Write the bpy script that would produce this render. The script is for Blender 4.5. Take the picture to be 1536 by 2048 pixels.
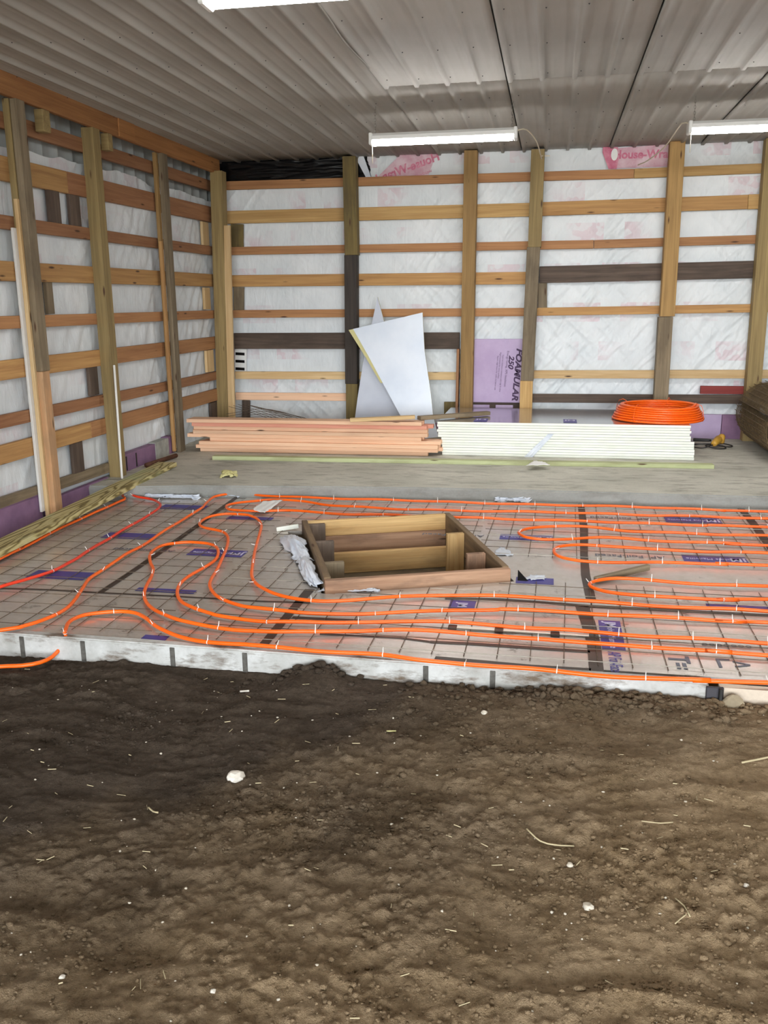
import bpy, bmesh, math, random
import numpy as np
from mathutils import Vector, Matrix
random.seed(7); rng = np.random.default_rng(11)
for o in list(bpy.data.objects): bpy.data.objects.remove(o)
S = bpy.context.scene; C = S.collection

# ------------------------------------------------------------------ camera
F_PX, PITCH, YAW, ROLL, EYE = 1760.0, .2363, .1869, -.0094, 1.62
cp, sp, cy_, sy_ = math.cos(PITCH), math.sin(PITCH), math.cos(YAW), math.sin(YAW)
FW = Vector((-sy_*cp, cy_*cp, -sp)); R0 = Vector((cy_, sy_, 0)); U0 = R0.cross(FW)
RT = math.cos(ROLL)*R0 + math.sin(ROLL)*U0; UP = -math.sin(ROLL)*R0 + math.cos(ROLL)*U0
cam = bpy.data.objects.new('camera', bpy.data.cameras.new('camera')); C.objects.link(cam)
cam.matrix_world = Matrix(((RT.x, UP.x, -FW.x, 0), (RT.y, UP.y, -FW.y, 0), (RT.z, UP.z, -FW.z, EYE), (0, 0, 0, 1)))
cam.data.sensor_fit = 'VERTICAL'; cam.data.sensor_height = 36; cam.data.lens = F_PX/2048*36
cam.data.clip_start = .05; S.camera = cam

# ------------------------------------------------------------------ world, exposure
W = bpy.data.worlds.new('overcast_sky'); S.world = W; W.use_nodes = True
W.node_tree.nodes['Background'].inputs[0].default_value = (.90, .955, 1.0, 1)
W.node_tree.nodes['Background'].inputs[1].default_value = 13.0
LAMP_POWER = 55.0
S.view_settings.view_transform = 'Standard'; S.view_settings.look = 'None'
S.view_settings.gamma = 1; S.view_settings.use_curve_mapping = False
S.view_settings.exposure = 0.38
DOOR = (-3.6, 6.0, -.12, 3.05, -6.0)      # the open door behind the camera: x0 x1 z0 z1 y
pl = bpy.data.lights.new('door_portal', 'AREA'); pl.shape = 'RECTANGLE'; pl.size = DOOR[1]-DOOR[0]; pl.size_y = DOOR[3]-DOOR[2]
pl.cycles.is_portal = True
po = bpy.data.objects.new('door_portal', pl); C.objects.link(po)
po.location = ((DOOR[0]+DOOR[1])/2, DOOR[4]-.02, (DOOR[2]+DOOR[3])/2); po.rotation_euler = (math.pi/2, 0, 0)

# ------------------------------------------------------------------ measuring helpers: sight line onto a real plane
O = Vector((0, 0, EYE))
def ray(u, v): return RT*((u-768)/F_PX) - UP*((v-1024)/F_PX) + FW
def PY(u, v, y): d = ray(u, v); return O + d*(y/d.y)
def PX(u, v, x): d = ray(u, v); return O + d*(x/d.x)
def PZ(u, v, z=0.): d = ray(u, v); return O + d*((z-EYE)/d.z)
YB, YG, YW = 10.0, 10.14, 10.205           # back wall: post face, girt face, house wrap
XL, XG, XW = -3.75, -3.85, -3.915          # left wall
ZC, ZS, ZD = 3.17, .10, -.10               # ceiling, slab top, dirt

# ------------------------------------------------------------------ materials
def lin(c):
    c = c/255.; return c/12.92 if c <= .04045 else ((c+.055)/1.055)**2.4
def rgb(h, k=1.): return tuple(min(1, lin(int(h[i:i+2], 16))*k) for i in (0, 2, 4)) + (1,)
class NT:
    def __init__(s, name):
        s.m = bpy.data.materials.new(name); s.m.use_nodes = True; s.t = s.m.node_tree; s.n = s.t.nodes
        s.b = s.n['Principled BSDF']
    def new(s, ty, **kw):
        n = s.n.new(ty)
        for k, v in kw.items():
            if k.startswith('i_'): n.inputs[int(k[2:])].default_value = v
            else: setattr(n, k, v)
        return n
    def l(s, a, b): s.t.links.new(a, b)
    def coord(s, scale=(1, 1, 1), rnd=True, kind='Object'):
        tc = s.new('ShaderNodeTexCoord'); mp = s.new('ShaderNodeMapping'); mp.inputs['Scale'].default_value = scale
        src = tc.outputs[kind]
        if rnd:
            oi = s.new('ShaderNodeObjectInfo'); ad = s.new('ShaderNodeVectorMath', operation='MULTIPLY_ADD')
            cb = s.new('ShaderNodeCombineXYZ'); 
            for i in range(3): s.l(oi.outputs['Random'], cb.inputs[i])
            s.l(cb.outputs[0], ad.inputs[0]); ad.inputs[1].default_value = (37, 53, 71); s.l(src, ad.inputs[2]); src = ad.outputs[0]
        s.l(src, mp.inputs[0]); return mp.outputs[0]
    def noise(s, vec, scale, detail=4, rough=.55, dist=0.):
        n = s.new('ShaderNodeTexNoise'); n.inputs['Scale'].default_value = scale; n.inputs['Detail'].default_value = detail
        n.inputs['Roughness'].default_value = rough; n.inputs['Distortion'].default_value = dist
        if vec is not None: s.l(vec, n.inputs['Vector'])
        return n.outputs['Fac']
    def ramp(s, fac, stops):
        r = s.new('ShaderNodeValToRGB'); e = r.color_ramp.elements
        while len(e) < len(stops): e.new(.5)
        for q, (p, c) in zip(e, stops): q.position = p; q.color = c if len(c) == 4 else tuple(c)+(1,)
        s.l(fac, r.inputs[0]); return r.outputs[0]
    def mix(s, fac, a, b, mode='MIX'):
        m = s.new('ShaderNodeMix', data_type='RGBA', blend_type=mode)
        for sock, val in ((m.inputs[0], fac), (m.inputs[6], a), (m.inputs[7], b)):
            if hasattr(val, 'links'): s.l(val, sock)
            else: sock.default_value = val
        return m.outputs[2]
    def math(s, op, a, b=0., c=0.):
        m = s.new('ShaderNodeMath', operation=op)
        for i, val in enumerate((a, b, c)):
            if hasattr(val, 'links'): s.l(val, m.inputs[i])
            else: m.inputs[i].default_value = val
        return m.outputs[0]
    def col(s, c):
        if hasattr(c, 'links'): s.l(c, s.b.inputs['Base Color'])
        else: s.b.inputs['Base Color'].default_value = c
    def bump(s, h, strength=.3, dist=.01):
        b = s.new('ShaderNodeBump'); b.inputs['Strength'].default_value = strength; b.inputs['Distance'].default_value = dist
        s.l(h, b.inputs['Height']); s.l(b.outputs[0], s.b.inputs['Normal'])
    def set(s, **kw):
        for k, v in kw.items():
            q = s.b.inputs[k.replace('_', ' ')]
            if hasattr(v, 'links'): s.l(v, q)
            else: q.default_value = v
        return s.m
BW = ((0, 0, 0, 1), (1, 1, 1, 1))
def wood(name, light, dark, k=1., knots=True, grime=None, ga=.5, contrast=1.):
    t = NT(name); v = t.coord((.8, 16, 16))
    g = t.noise(v, 1.6, 5, .6, .6)
    c = t.ramp(g, ((.5-.22/contrast, rgb(dark, k)), (.5+.2/contrast, rgb(light, k))))
    v2 = t.coord((.6, 60, 60)); fine = t.noise(v2, 2.2, 3, .6)
    c = t.mix(.35, c, t.ramp(fine, ((.3, (.55, .5, .45)), (.62, (1, 1, 1)))), 'MULTIPLY')
    if knots:
        vo = t.new('ShaderNodeTexVoronoi', feature='F1'); t.l(t.coord((1.5, 7, 7)), vo.inputs['Vector']); vo.inputs['Scale'].default_value = 1.6
        km = t.ramp(vo.outputs['Distance'], ((.055, (1, 1, 1)), (.13, (0, 0, 0))))
        c = t.mix(km, c, rgb('4a2d18', k))
    if grime:
        gm = t.noise(t.coord((1.6, 5, 5)), 1.1, 5, .6)
        c = t.mix(t.ramp(gm, ((.47, (0, 0, 0)), (.62, (ga, ga, ga)))), c, rgb(grime, k))
    oi = t.new('ShaderNodeObjectInfo'); hv = t.new('ShaderNodeHueSaturation')
    t.l(c, hv.inputs['Color']); t.l(t.math('MULTIPLY_ADD', oi.outputs['Random'], .3, .86), hv.inputs['Value'])
    t.col(hv.outputs[0]); t.bump(fine, .15, .004)
    return t.set(Roughness=.75)
M = {}
M['tan'] = wood('fir_tan_wood', 'c29860', 'a07446', 1.05)
M['yellow'] = wood('pine_yellow_wood', 'caa66e', 'ac854e', 1.05)
M['orange'] = wood('fir_orange_wood', 'bb8a5c', '9a6a45', 1.0)
M['peach'] = wood('peach_fir_wood', 'd2a478', 'b5855a', 1.0, grime='8d765a', ga=.5)
M['brown'] = wood('fir_brown_wood', 'a87a55', '85583a', 1.0)
M['header'] = wood('header_beam_wood', 'ae7a48', '8e5e33', 1.0)
M['olive'] = wood('treated_olive_wood', 'a89160', '847048', 1.0)
M['olivedark'] = wood('aged_treated_wood', '82703f', '5f5130', 1.0, grime='4a3d28')
M['post'] = wood('post_tan_wood', 'ae8b56', '8e6f42', 1.0)
M['grey'] = wood('weathered_grey_wood', '93836a', '6f6049', 1.0, grime='524636')
M['dark'] = wood('dark_stained_wood', '6e5d50', '44372f', 1.0, knots=False, grime='3a2e26')
M['black'] = wood('blackened_wood', '463d36', '282320', 1.0, knots=False)
M['pink'] = wood('fresh_fir_wood', 'f6cfae', 'e9b590', 1.0, contrast=.8)
M['rose'] = wood('rose_fir_wood', 'e6a48c', 'c98570', 1.0)
M['pale'] = wood('pale_fresh_wood', 'e2c596', 'c9a470', 1.0)
M['green'] = wood('green_treated_wood', 'c9cfa0', 'abb182', 1.0, grime='8d8a62', ga=.5)
M['wetbox'] = wood('stained_box_wood', 'c8a283', '9a7358', 1.0, grime='6e5646', ga=.7)
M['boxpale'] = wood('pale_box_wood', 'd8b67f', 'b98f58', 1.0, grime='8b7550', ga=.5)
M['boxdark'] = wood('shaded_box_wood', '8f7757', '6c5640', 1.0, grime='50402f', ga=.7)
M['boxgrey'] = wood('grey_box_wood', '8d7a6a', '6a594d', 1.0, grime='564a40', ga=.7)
M['redpaint'] = wood('red_painted_wood', '8e3a34', '7a2c2a', 1.0, knots=False)
M['whitewood'] = wood('white_painted_wood', 'e8e6e2', 'd0ccc4', 1.0, knots=False, contrast=.7)
def plank_grain():
    t = NT('treated_plank_cathedral_grain'); v = t.coord(rnd=False); sep = t.new('ShaderNodeSeparateXYZ'); t.l(v, sep.inputs[0])
    n = t.noise(t.coord((.9, 5, 5), rnd=False), 1.6, 3, .5)
    yy = t.math('ABSOLUTE', t.math('ADD', sep.outputs[1], t.math('MULTIPLY_ADD', n, .16, -.07)))
    ph = t.math('ADD', t.math('MULTIPLY', yy, 150.), t.math('ADD', t.math('MULTIPLY', sep.outputs[0], 16.), t.math('MULTIPLY', n, 20.)))
    w = t.math('MULTIPLY_ADD', t.math('SINE', ph), .5, .5)
    c = t.ramp(w, ((.08, rgb('76683c')), (.4, rgb('b0a068')), (.9, rgb('c6b986'))))
    gm = t.noise(t.coord((1, 1, 1), rnd=False), 1.1, 3)
    c = t.mix(t.ramp(gm, ((.55, (0, 0, 0)), (.68, (.55, .55, .55)))), c, rgb('a9bd94'))
    t.col(c); return t.set(Roughness=.7)
M['plank'] = plank_grain()
def plain(name, c, rough=.6, metal=0., var=None, vs=3., k=1., spec=.5):
    t = NT(name)
    if var: t.col(t.ramp(t.noise(t.coord(), vs, 5, .6), ((.35, rgb(var, k)), (.65, rgb(c, k)))))
    else: t.col(rgb(c, k))
    return t.set(Roughness=rough, Metallic=metal, Specular_IOR_Level=spec)
M['tube'] = plain('orange_pex_plastic', 'ff6c14', .3, var='fb640f', vs=2)
M['tubered'] = plain('red_pex_plastic', 'ee4426', .35, var='e03a20')
M['ziptie'] = plain('white_nylon', 'f0ece6', .4)
M['wire'] = plain('rusty_steel_wire', '7d6c5a', .7, .2, var='54463a', vs=30)
M['wirebright'] = plain('galvanised_wire', 'b9b2a6', .45, .7)
M['whitemetal'] = plain('white_enamel', 'e9e9e6', .4)
M['chain'] = plain('chain_steel', '9a978f', .4, .8)
M['cord'] = plain('ivory_cord', 'd9cfb8', .5)
M['blackcord'] = plain('black_rubber', '1d1b1a', .5)
M['yellowtool'] = plain('yellow_tool_plastic', 'c99a3c', .45, var='a97a2a', vs=12)
M['navy'] = plain('navy_print', '4a4590', .45)
M['greyprint'] = plain('grey_print_ink', '5d6472', .5)
M['whiteprint'] = plain('pale_print_ink', 'cfcbe6', .5)
M['violetprint'] = plain('dark_violet_ink', '43284e', .6)
M['pinkprint'] = plain('magenta_print_ink', 'c4607e', .6, var='d890a4', vs=14)
M['palepink'] = plain('faded_magenta_ink', 'cf9fae', .6, var='dfc6cd', vs=10)
M['purple'] = plain('purple_foam_board', 'c3afcf', .6, var='b59fc2', vs=4)
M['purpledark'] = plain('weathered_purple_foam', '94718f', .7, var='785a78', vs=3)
M['foamedge'] = plain('pale_foam_edge', 'f5f7ee', .7, var='eef1e4', vs=8)
M['yellowedge'] = plain('yellow_foam_edge', 'cfc78f', .8)
M['tape'] = plain('dark_seam_tape', '4d4038', .5, var='3a302a', vs=5)
M['blackplastic'] = plain('black_plastic_film', '0c0c0e', .22)
M['whiteplastic'] = plain('white_plastic_film', 'dfe3ea', .35, var='c8d0dc', vs=5)
M['bareconcrete'] = plain('mortar_smear', 'a9a9a2', .9, var='8f8f88', vs=12)
M['stone'] = plain('pale_stone', 'd6cdbd', .85, var='b9ad9a', vs=20)
M['whitestone'] = plain('white_chalky_lump', 'efe9dd', .85, var='cfc6b8', vs=18)
M['tanstone'] = plain('tan_flat_stone', 'a3957c', .9, var='8b7d66', vs=14)
M['straw'] = plain('dry_straw', 'bfb08c', .8)
M['yellowscrap'] = plain('pale_yellow_scrap', 'dfd9a0', .7, var='c2b878', vs=14)
M['paper'] = plain('white_paper', 'ecebe8', .7)
M['rust'] = plain('rusty_pipe_steel', '6a4535', .75, .3, var='50321f', vs=14)
M['rollwire'] = plain('rust_brown_wire', '7a6648', .7, .2, var='5b4a34', vs=12)
M['bracket'] = plain('dark_steel_bracket', '4d4b50', .5, .6)
M['tie'] = plain('rusted_form_tie', '6f6c66', .7, .4, var='4a4640', vs=20)
def glow(name, c, e):
    t = NT(name); t.col(rgb('ffffff')); return t.set(Emission_Color=c, Emission_Strength=e)
M['led'] = glow('lit_led_diffuser', (1, .985, .96, 1), LAMP_POWER)

def m_wrap(name, wr, pk=.38):
    t = NT(name); v = t.coord(rnd=False)
    mp = t.new('ShaderNodeMapping'); t.l(v, mp.inputs[0]); mp.inputs['Rotation'].default_value = (.6, .6, 0) ; mp.inputs['Scale'].default_value = (9, 9, 2.2)
    n1 = t.noise(mp.outputs[0], 1.3, 5, .6, .8); n2 = t.noise(v, 5, 4)
    base = t.ramp(t.noise(v, 2.2, 3), ((.35, rgb('d9dfe2')), (.65, rgb('e6eaec'))))
    br = t.new('ShaderNodeTexBrick'); sep = t.new('ShaderNodeSeparateXYZ'); cb = t.new('ShaderNodeCombineXYZ')
    t.l(v, sep.inputs[0]); t.l(sep.outputs[wr], cb.inputs[0]); t.l(sep.outputs[2], cb.inputs[1]); t.l(cb.outputs[0], br.inputs['Vector'])
    br.inputs['Scale'].default_value = 1; br.inputs['Brick Width'].default_value = .62; br.inputs['Row Height'].default_value = .42
    br.inputs['Mortar Size'].default_value = .11; br.inputs['Mortar Smooth'].default_value = .05; br.offset = .35
    letters = t.ramp(t.noise(cb.outputs[0], 9, 1), ((.47, (0, 0, 0)), (.5, (1, 1, 1))))
    blk = t.math('SUBTRACT', 1., br.outputs['Fac'])
    zone = t.ramp(t.noise(v, .9, 2), ((.5, (0, 0, 0)), (.6, (1, 1, 1))))
    msk = t.math('MULTIPLY', t.math('MULTIPLY', blk, t.math('MULTIPLY_ADD', letters, .6, .4)), t.math('MULTIPLY', zone, pk))
    c = t.mix(msk, base, rgb('cf97a6'))
    t.col(c); t.bump(t.math('ADD', n1, t.math('MULTIPLY', n2, .3)), .32, .03)
    return t.set(Roughness=.5)
M['wrap'] = m_wrap('white_house_wrap', 0); M['wrapL'] = m_wrap('white_house_wrap_side', 1, .2)
def m_steel(name, a, b, axis):
    t = NT(name); v = t.coord(rnd=True)
    sc = [6, 6, 6]; sc[axis] = .5
    st = t.noise(t.coord(tuple(sc)), 1.5, 5, .65); bl = t.noise(v, .8, 4)
    c = t.mix(t.ramp(bl, ((.4, (0, 0, 0)), (.65, (1, 1, 1)))), rgb(a), rgb(b))
    c = t.mix(t.math('MULTIPLY', t.ramp(st, ((.45, (0, 0, 0)), (.75, (1, 1, 1)))), .5), c, rgb('9a948a'))
    t.col(c); t.bump(bl, .15, .01); return t.set(Roughness=.75, Metallic=.0, Specular_IOR_Level=.3)
M['ceil'] = m_steel('dusty_white_steel', 'b5b2ac', 'a8a59f', 1)
M['siding'] = m_steel('bare_metal_siding', 'b4b8b6', '969a98', 2)
def m_concrete(name, a, b, stain, sa, sc=1.6):
    t = NT(name); v = t.coord(rnd=False)
    c = t.ramp(t.noise(v, sc, 6, .6), ((.35, rgb(a)), (.65, rgb(b))))
    mp = t.new('ShaderNodeMapping'); t.l(v, mp.inputs[0]); mp.inputs['Scale'].default_value = (1.2, 4, 4)
    c = t.mix(t.ramp(t.noise(mp.outputs[0], 2.6, 6, .7), ((.5, (0, 0, 0)), (.64, (sa, sa, sa)))), c, rgb(stain))
    f = t.noise(v, 60, 4); c = t.mix(.25, c, t.ramp(f, ((.3, (.6, .6, .6)), (.7, (1, 1, 1)))), 'MULTIPLY')
    t.col(c); t.bump(t.noise(v, 18, 5), .25, .01); return t.set(Roughness=.85)
M['slab'] = m_concrete('bare_concrete', 'b4b2a5', 'cbc8bb', '7d796e', .6)
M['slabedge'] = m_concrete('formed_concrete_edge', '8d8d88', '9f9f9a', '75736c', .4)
M['curb'] = m_concrete('stained_footing_concrete', 'a9a7a1', 'd4d4d1', '6e5f50', 1., 3.2)
M['curbtan'] = m_concrete('tan_footing_concrete', 'd8c8b4', 'c8b8a6', '9a8878', .4)
def m_foil():
    t = NT('dusty_foil_facing'); v = t.coord(rnd=True); g = t.coord(rnd=False, kind='Generated')
    d = t.noise(v, 1.3, 6, .65); d2 = t.noise(v, 9, 5, .7)
    dust = t.ramp(t.math('ADD', t.math('MULTIPLY', d, .6), t.math('MULTIPLY', d2, .4)), ((.40, (.12, .12, .12)), (.62, (.75, .75, .75))))
    c = t.mix(dust, rgb('e4e1de'), rgb('b9b0a4'))
    sp = t.ramp(t.noise(v, 6.5, 6, .75), ((.60, (0, 0, 0)), (.70, (.75, .75, .75))))
    c = t.mix(sp, c, rgb('5f5346'))
    t.col(c); t.bump(d2, .12, .004)
    met = t.math('MULTIPLY_ADD', dust, -.5, .78)
    return t.set(Roughness=t.math('MULTIPLY_ADD', dust, .3, .24), Metallic=met)
M['foil'] = m_foil()
M['foiltop'] = plain('clean_foil_facing', 'c6c8cc', .16, .85, var='b8bac0', vs=3)
M['foilblue'] = plain('foil_offcut_face', 'dfe5ee', .45, .25, var='d2dae6', vs=2)
M['foilgrey'] = plain('foil_offcut_grey_face', 'c2c6d0', .5, .25, var='b6bac6', vs=2)
def m_dirt():
    t = NT('damp_shaded_soil'); v = t.coord(rnd=False)
    big = t.noise(v, .8, 4, .55, .4); mid = t.noise(v, 5, 6, .65); fine = t.noise(v, 55, 6, .7); vf = t.noise(v, 190, 3, .7)
    dry = t.ramp(mid, ((.3, rgb('90795b', 1.25)), (.7, rgb('b59d7e', 1.25))))
    wet_shaded = t.ramp(mid, ((.3, rgb('5a4d40', .8)), (.7, rgb('75675a', .8))))
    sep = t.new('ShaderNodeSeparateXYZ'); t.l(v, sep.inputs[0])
    # darker towards footing and left: moist soil plus shade put into the colour
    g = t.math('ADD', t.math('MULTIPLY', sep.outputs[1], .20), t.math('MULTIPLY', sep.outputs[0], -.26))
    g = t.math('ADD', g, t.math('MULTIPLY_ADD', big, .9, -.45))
    damp_shade = t.ramp(g, ((.38, (0, 0, 0)), (.9, (1, 1, 1))))
    c = t.mix(damp_shade, dry, wet_shaded)
    c = t.mix(.55, c, t.ramp(fine, ((.3, (.45, .42, .38)), (.65, (1.0, 1.0, 1.0)))), 'MULTIPLY')
    gr = t.ramp(vf, ((.70, (0, 0, 0)), (.78, (.5, .5, .5)))); c = t.mix(gr, c, rgb('c4b59c'))
    m2 = t.noise(v, 22, 5, .7, .3)
    c = t.mix(.5, c, t.ramp(m2, ((.32, (.5, .48, .45)), (.6, (1, 1, 1)))), 'MULTIPLY')
    t.col(c); t.bump(t.math('ADD', t.math('ADD', fine, m2), t.math('MULTIPLY', vf, .5)), .9, .022)
    return t.set(Roughness=.95, Specular_IOR_Level=.15)
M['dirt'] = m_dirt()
M['sand'] = plain('packed_sub_base', '6e6048', .95, var='55493a', vs=6)
M['gravelout'] = plain('gravel_yard', '8d8a80', .95, var='77746a', vs=4)

# ------------------------------------------------------------------ building helpers
def mesh(name, vs, fs, smooth=False):
    me = bpy.data.meshes.new(name); me.from_pydata([tuple(v) for v in vs], [], fs); me.update()
    if smooth: me.polygons.foreach_set('use_smooth', [True]*len(me.polygons))
    return me
def put(name, me, mat, parent=None, mw=None):
    o = bpy.data.objects.new(name, me)
    if mat and me and not me.materials: me.materials.append(M[mat] if isinstance(mat, str) else mat)
    C.objects.link(o)
    if mw is not None: o.matrix_world = mw
    if parent:
        o.parent = parent
        if mw is not None and parent.type == 'EMPTY':
            o.matrix_parent_inverse = parent.matrix_basis.inverted()
        elif mw is None and parent.type == 'EMPTY':
            o.matrix_parent_inverse = parent.matrix_basis.inverted()
        elif parent.matrix_basis != Matrix.Identity(4):
            o.matrix_parent_inverse = parent.matrix_basis.inverted()
    return o
def tag(o, label, cat, group=None):
    o['label'] = label; o['category'] = cat
    if group: o['group'] = group
    return o
def struct(o, label=None, cat=None):
    o['kind'] = 'structure'
    if label: o['label'] = label
    if cat: o['category'] = cat
    return o
def empty(name, loc=(0, 0, 0)):
    o = bpy.data.objects.new(name, None); C.objects.link(o); o.matrix_basis = Matrix.Translation(loc); o.empty_display_size = .1; return o
_bc = {}
def boxmesh(L, w, t, bev=.003):
    key = (round(L, 3), round(w, 3), round(t, 3), bev)
    if key in _bc: return _bc[key].copy()
    bm = bmesh.new(); bmesh.ops.create_cube(bm, size=1); bmesh.ops.scale(bm, vec=(L, w, t), verts=bm.verts)
    if bev: bmesh.ops.bevel(bm, geom=bm.edges[:], offset=min(bev, .2*min(L, w, t)), segments=1, affect='EDGES')
    me = bpy.data.meshes.new('board'); bm.to_mesh(me); bm.free(); _bc[key] = me
    return me.copy()
def frame(a, b, wd):
    a, b = Vector(a), Vector(b); x = (b-a).normalized(); wd = Vector(wd); y = (wd - x*wd.dot(x)).normalized(); z = x.cross(y)
    m = Matrix((x, y, z)).transposed().to_4x4(); m.translation = (a+b)/2; return m
def board(name, a, b, w, t, wd, mat, parent=None, bev=.003):
    """a board whose centre line runs from a to b; w wide along wd, t thick"""
    me = boxmesh((Vector(b)-Vector(a)).length, w, t, bev)
    return put(name, me, mat, parent, frame(a, b, wd))
def boxat(name, x0, x1, y0, y1, z0, z1, mat, parent=None, bev=.003):
    me = boxmesh(x1-x0, y1-y0, z1-z0, bev); return put(name, me, mat, parent, Matrix.Translation(((x0+x1)/2, (y0+y1)/2, (z0+z1)/2)))
def catmull(P, step=.03, closed=False):
    P = [Vector(p) for p in P]; out = []
    Q = [2*P[0]-P[1]] + P + [2*P[-1]-P[-2]]
    for i in range(1, len(Q)-2):
        p0, p1, p2, p3 = Q[i-1:i+3]; n = max(2, int((p2-p1).length/step))
        for k in range(n):
            s = k/n; out.append(.5*((2*p1)+(p2-p0)*s+(2*p0-5*p1+4*p2-p3)*s*s+(3*p1-p0-3*p2+p3)*s**3))
    out.append(P[-1]); return out
def sweep(path, r, n=8, cap=True):
    vs, fs = [], []; up = Vector((0, 0, 1))
    for i, p in enumerate(path):
        d = (path[min(i+1, len(path)-1)]-path[max(i-1, 0)]).normalized()
        u = up if abs(d.z) < .95 else Vector((1, 0, 0)); a = d.cross(u).normalized(); b = a.cross(d)
        for k in range(n):
            t = 2*math.pi*k/n; vs.append(p+a*r*math.cos(t)+b*r*math.sin(t))
    for i in range(len(path)-1):
        for k in range(n):
            fs.append((i*n+k, i*n+(k+1) % n, (i+1)*n+(k+1) % n, (i+1)*n+k))
    if cap: fs.append(tuple(range(n-1, -1, -1))); fs.append(tuple((len(path)-1)*n+k for k in range(n)))
    return mesh('tube', vs, fs, True)
def prism(poly, z0, z1):
    n = len(poly); vs = [(x, y, z0) for x, y in poly]+[(x, y, z1) for x, y in poly]
    fs = [tuple(range(n-1, -1, -1)), tuple(range(n, 2*n))]+[(i, (i+1) % n, n+(i+1) % n, n+i) for i in range(n)]
    return mesh('prism', vs, fs)
def slabpoly(pts, nrm, th):
    """flat sheet of real thickness from a planar outline of 3-D points"""
    pts = [Vector(p) for p in pts]; nrm = Vector(nrm).normalized()*th; n = len(pts)
    vs = pts+[p+nrm for p in pts]
    fs = [tuple(range(n)), tuple(range(2*n-1, n-1, -1))]+[(i, n+i, n+(i+1) % n, (i+1) % n) for i in range(n)]
    me = mesh('sheet', vs, fs); bm = bmesh.new(); bm.from_mesh(me); bmesh.ops.recalc_face_normals(bm, faces=bm.faces); bm.to_mesh(me); bm.free(); return me
def vnoise(x, y, seed=0):
    xi, yi = np.floor(x).astype(np.int64), np.floor(y).astype(np.int64); xf, yf = x-xi, y-yi
    def h(a, b):
        n = (a*374761393+b*668265263+seed*974634777) & 0x7fffffff; n = ((n ^ (n >> 13))*1274126177) & 0x7fffffff
        return ((n ^ (n >> 16)) & 0xffff)/65535.
    u, v = xf*xf*(3-2*xf), yf*yf*(3-2*yf)
    return (h(xi, yi)*(1-u)+h(xi+1, yi)*u)*(1-v)+(h(xi, yi+1)*(1-u)+h(xi+1, yi+1)*u)*v
def fbm(x, y, o=4, seed=0, g=.5):
    s, a, t = 0, 1., 0.
    for i in range(o): s = s+a*vnoise(x*2**i, y*2**i, seed+i*7); t += a; a *= g
    return s/t
def gridmesh(P, smooth=True):
    ny, nx = P.shape[:2]; idx = np.arange(nx*ny).reshape(ny, nx)
    f = np.stack([idx[:-1, :-1], idx[:-1, 1:], idx[1:, 1:], idx[1:, :-1]], -1).reshape(-1, 4)
    me = bpy.data.meshes.new('grid'); me.vertices.add(nx*ny); me.vertices.foreach_set('co', P.reshape(-1).astype(np.float32))
    me.loops.add(f.size); me.loops.foreach_set('vertex_index', f.reshape(-1).astype(np.int32))
    me.polygons.add(len(f)); me.polygons.foreach_set('loop_start', np.arange(0, f.size, 4, dtype=np.int32))
    me.update(calc_edges=True); me.validate()
    if smooth: me.polygons.foreach_set('use_smooth', [True]*len(f))
    return me
def crumple(name, quad, mat, amp=.02, n=26, fr=6., seed=0, parent=None, lift=0., th=.0015):
    """crumpled film stretched over four corner points"""
    q = [np.array(p, float) for p in quad]; s = np.linspace(0, 1, n); U, V = np.meshgrid(s, s)
    P = (1-U)[..., None]*(1-V)[..., None]*q[0]+U[..., None]*(1-V)[..., None]*q[1]+U[..., None]*V[..., None]*q[2]+(1-U)[..., None]*V[..., None]*q[3]
    nr = np.cross(q[1]-q[0], q[3]-q[0]); nr /= np.linalg.norm(nr); nr *= 1 if nr[2] >= 0 else -1
    r = 1-np.abs(2*fbm(U*fr, V*fr, 4, seed)-1)
    P = P+nr*((r-.5)*2*amp+lift*np.sin(np.pi*U)*np.sin(np.pi*V))[..., None]
    e = (fbm(U*5+9, V*5, 3, seed+3)-.5)[..., None]*amp*3*((np.abs(U-.5) > .4) | (np.abs(V-.5) > .4))[..., None]
    P = P+e*(q[1]-q[0])/np.linalg.norm(q[1]-q[0])+e*(q[3]-q[0])/np.linalg.norm(q[3]-q[0])
    o = put(name, gridmesh(P), mat, parent); sm = o.modifiers.new('thickness', 'SOLIDIFY'); sm.thickness = th; return o
def textmesh(body, size, bold=.0, shear=0., extr=.0004):
    cu = bpy.data.curves.new('txt', 'FONT'); cu.body = body; cu.size = size; cu.shear = shear; cu.extrude = extr; cu.offset = bold
    cu.align_x = 'CENTER'; cu.align_y = 'CENTER'; cu.resolution_u = 3
    o = bpy.data.objects.new('txt', cu); C.objects.link(o); bpy.context.view_layer.update()
    me = bpy.data.meshes.new_from_object(o.evaluated_get(bpy.context.evaluated_depsgraph_get())); me.materials.clear()
    bpy.data.objects.remove(o); bpy.data.curves.remove(cu); return me
def mat4(x, y, org, sx=1., sy=1.):
    x, y = Vector(x).normalized(), Vector(y).normalized(); z = x.cross(y)
    m = Matrix((x*sx, y*sy, z)).transposed().to_4x4(); m.translation = org; return m
def boolean(o, cutter):
    md = o.modifiers.new('cut', 'BOOLEAN'); md.object = cutter; md.solver = 'EXACT'; bpy.context.view_layer.update()
    me = bpy.data.meshes.new_from_object(o.evaluated_get(bpy.context.evaluated_depsgraph_get())); o.modifiers.remove(md); o.data = me

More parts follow.
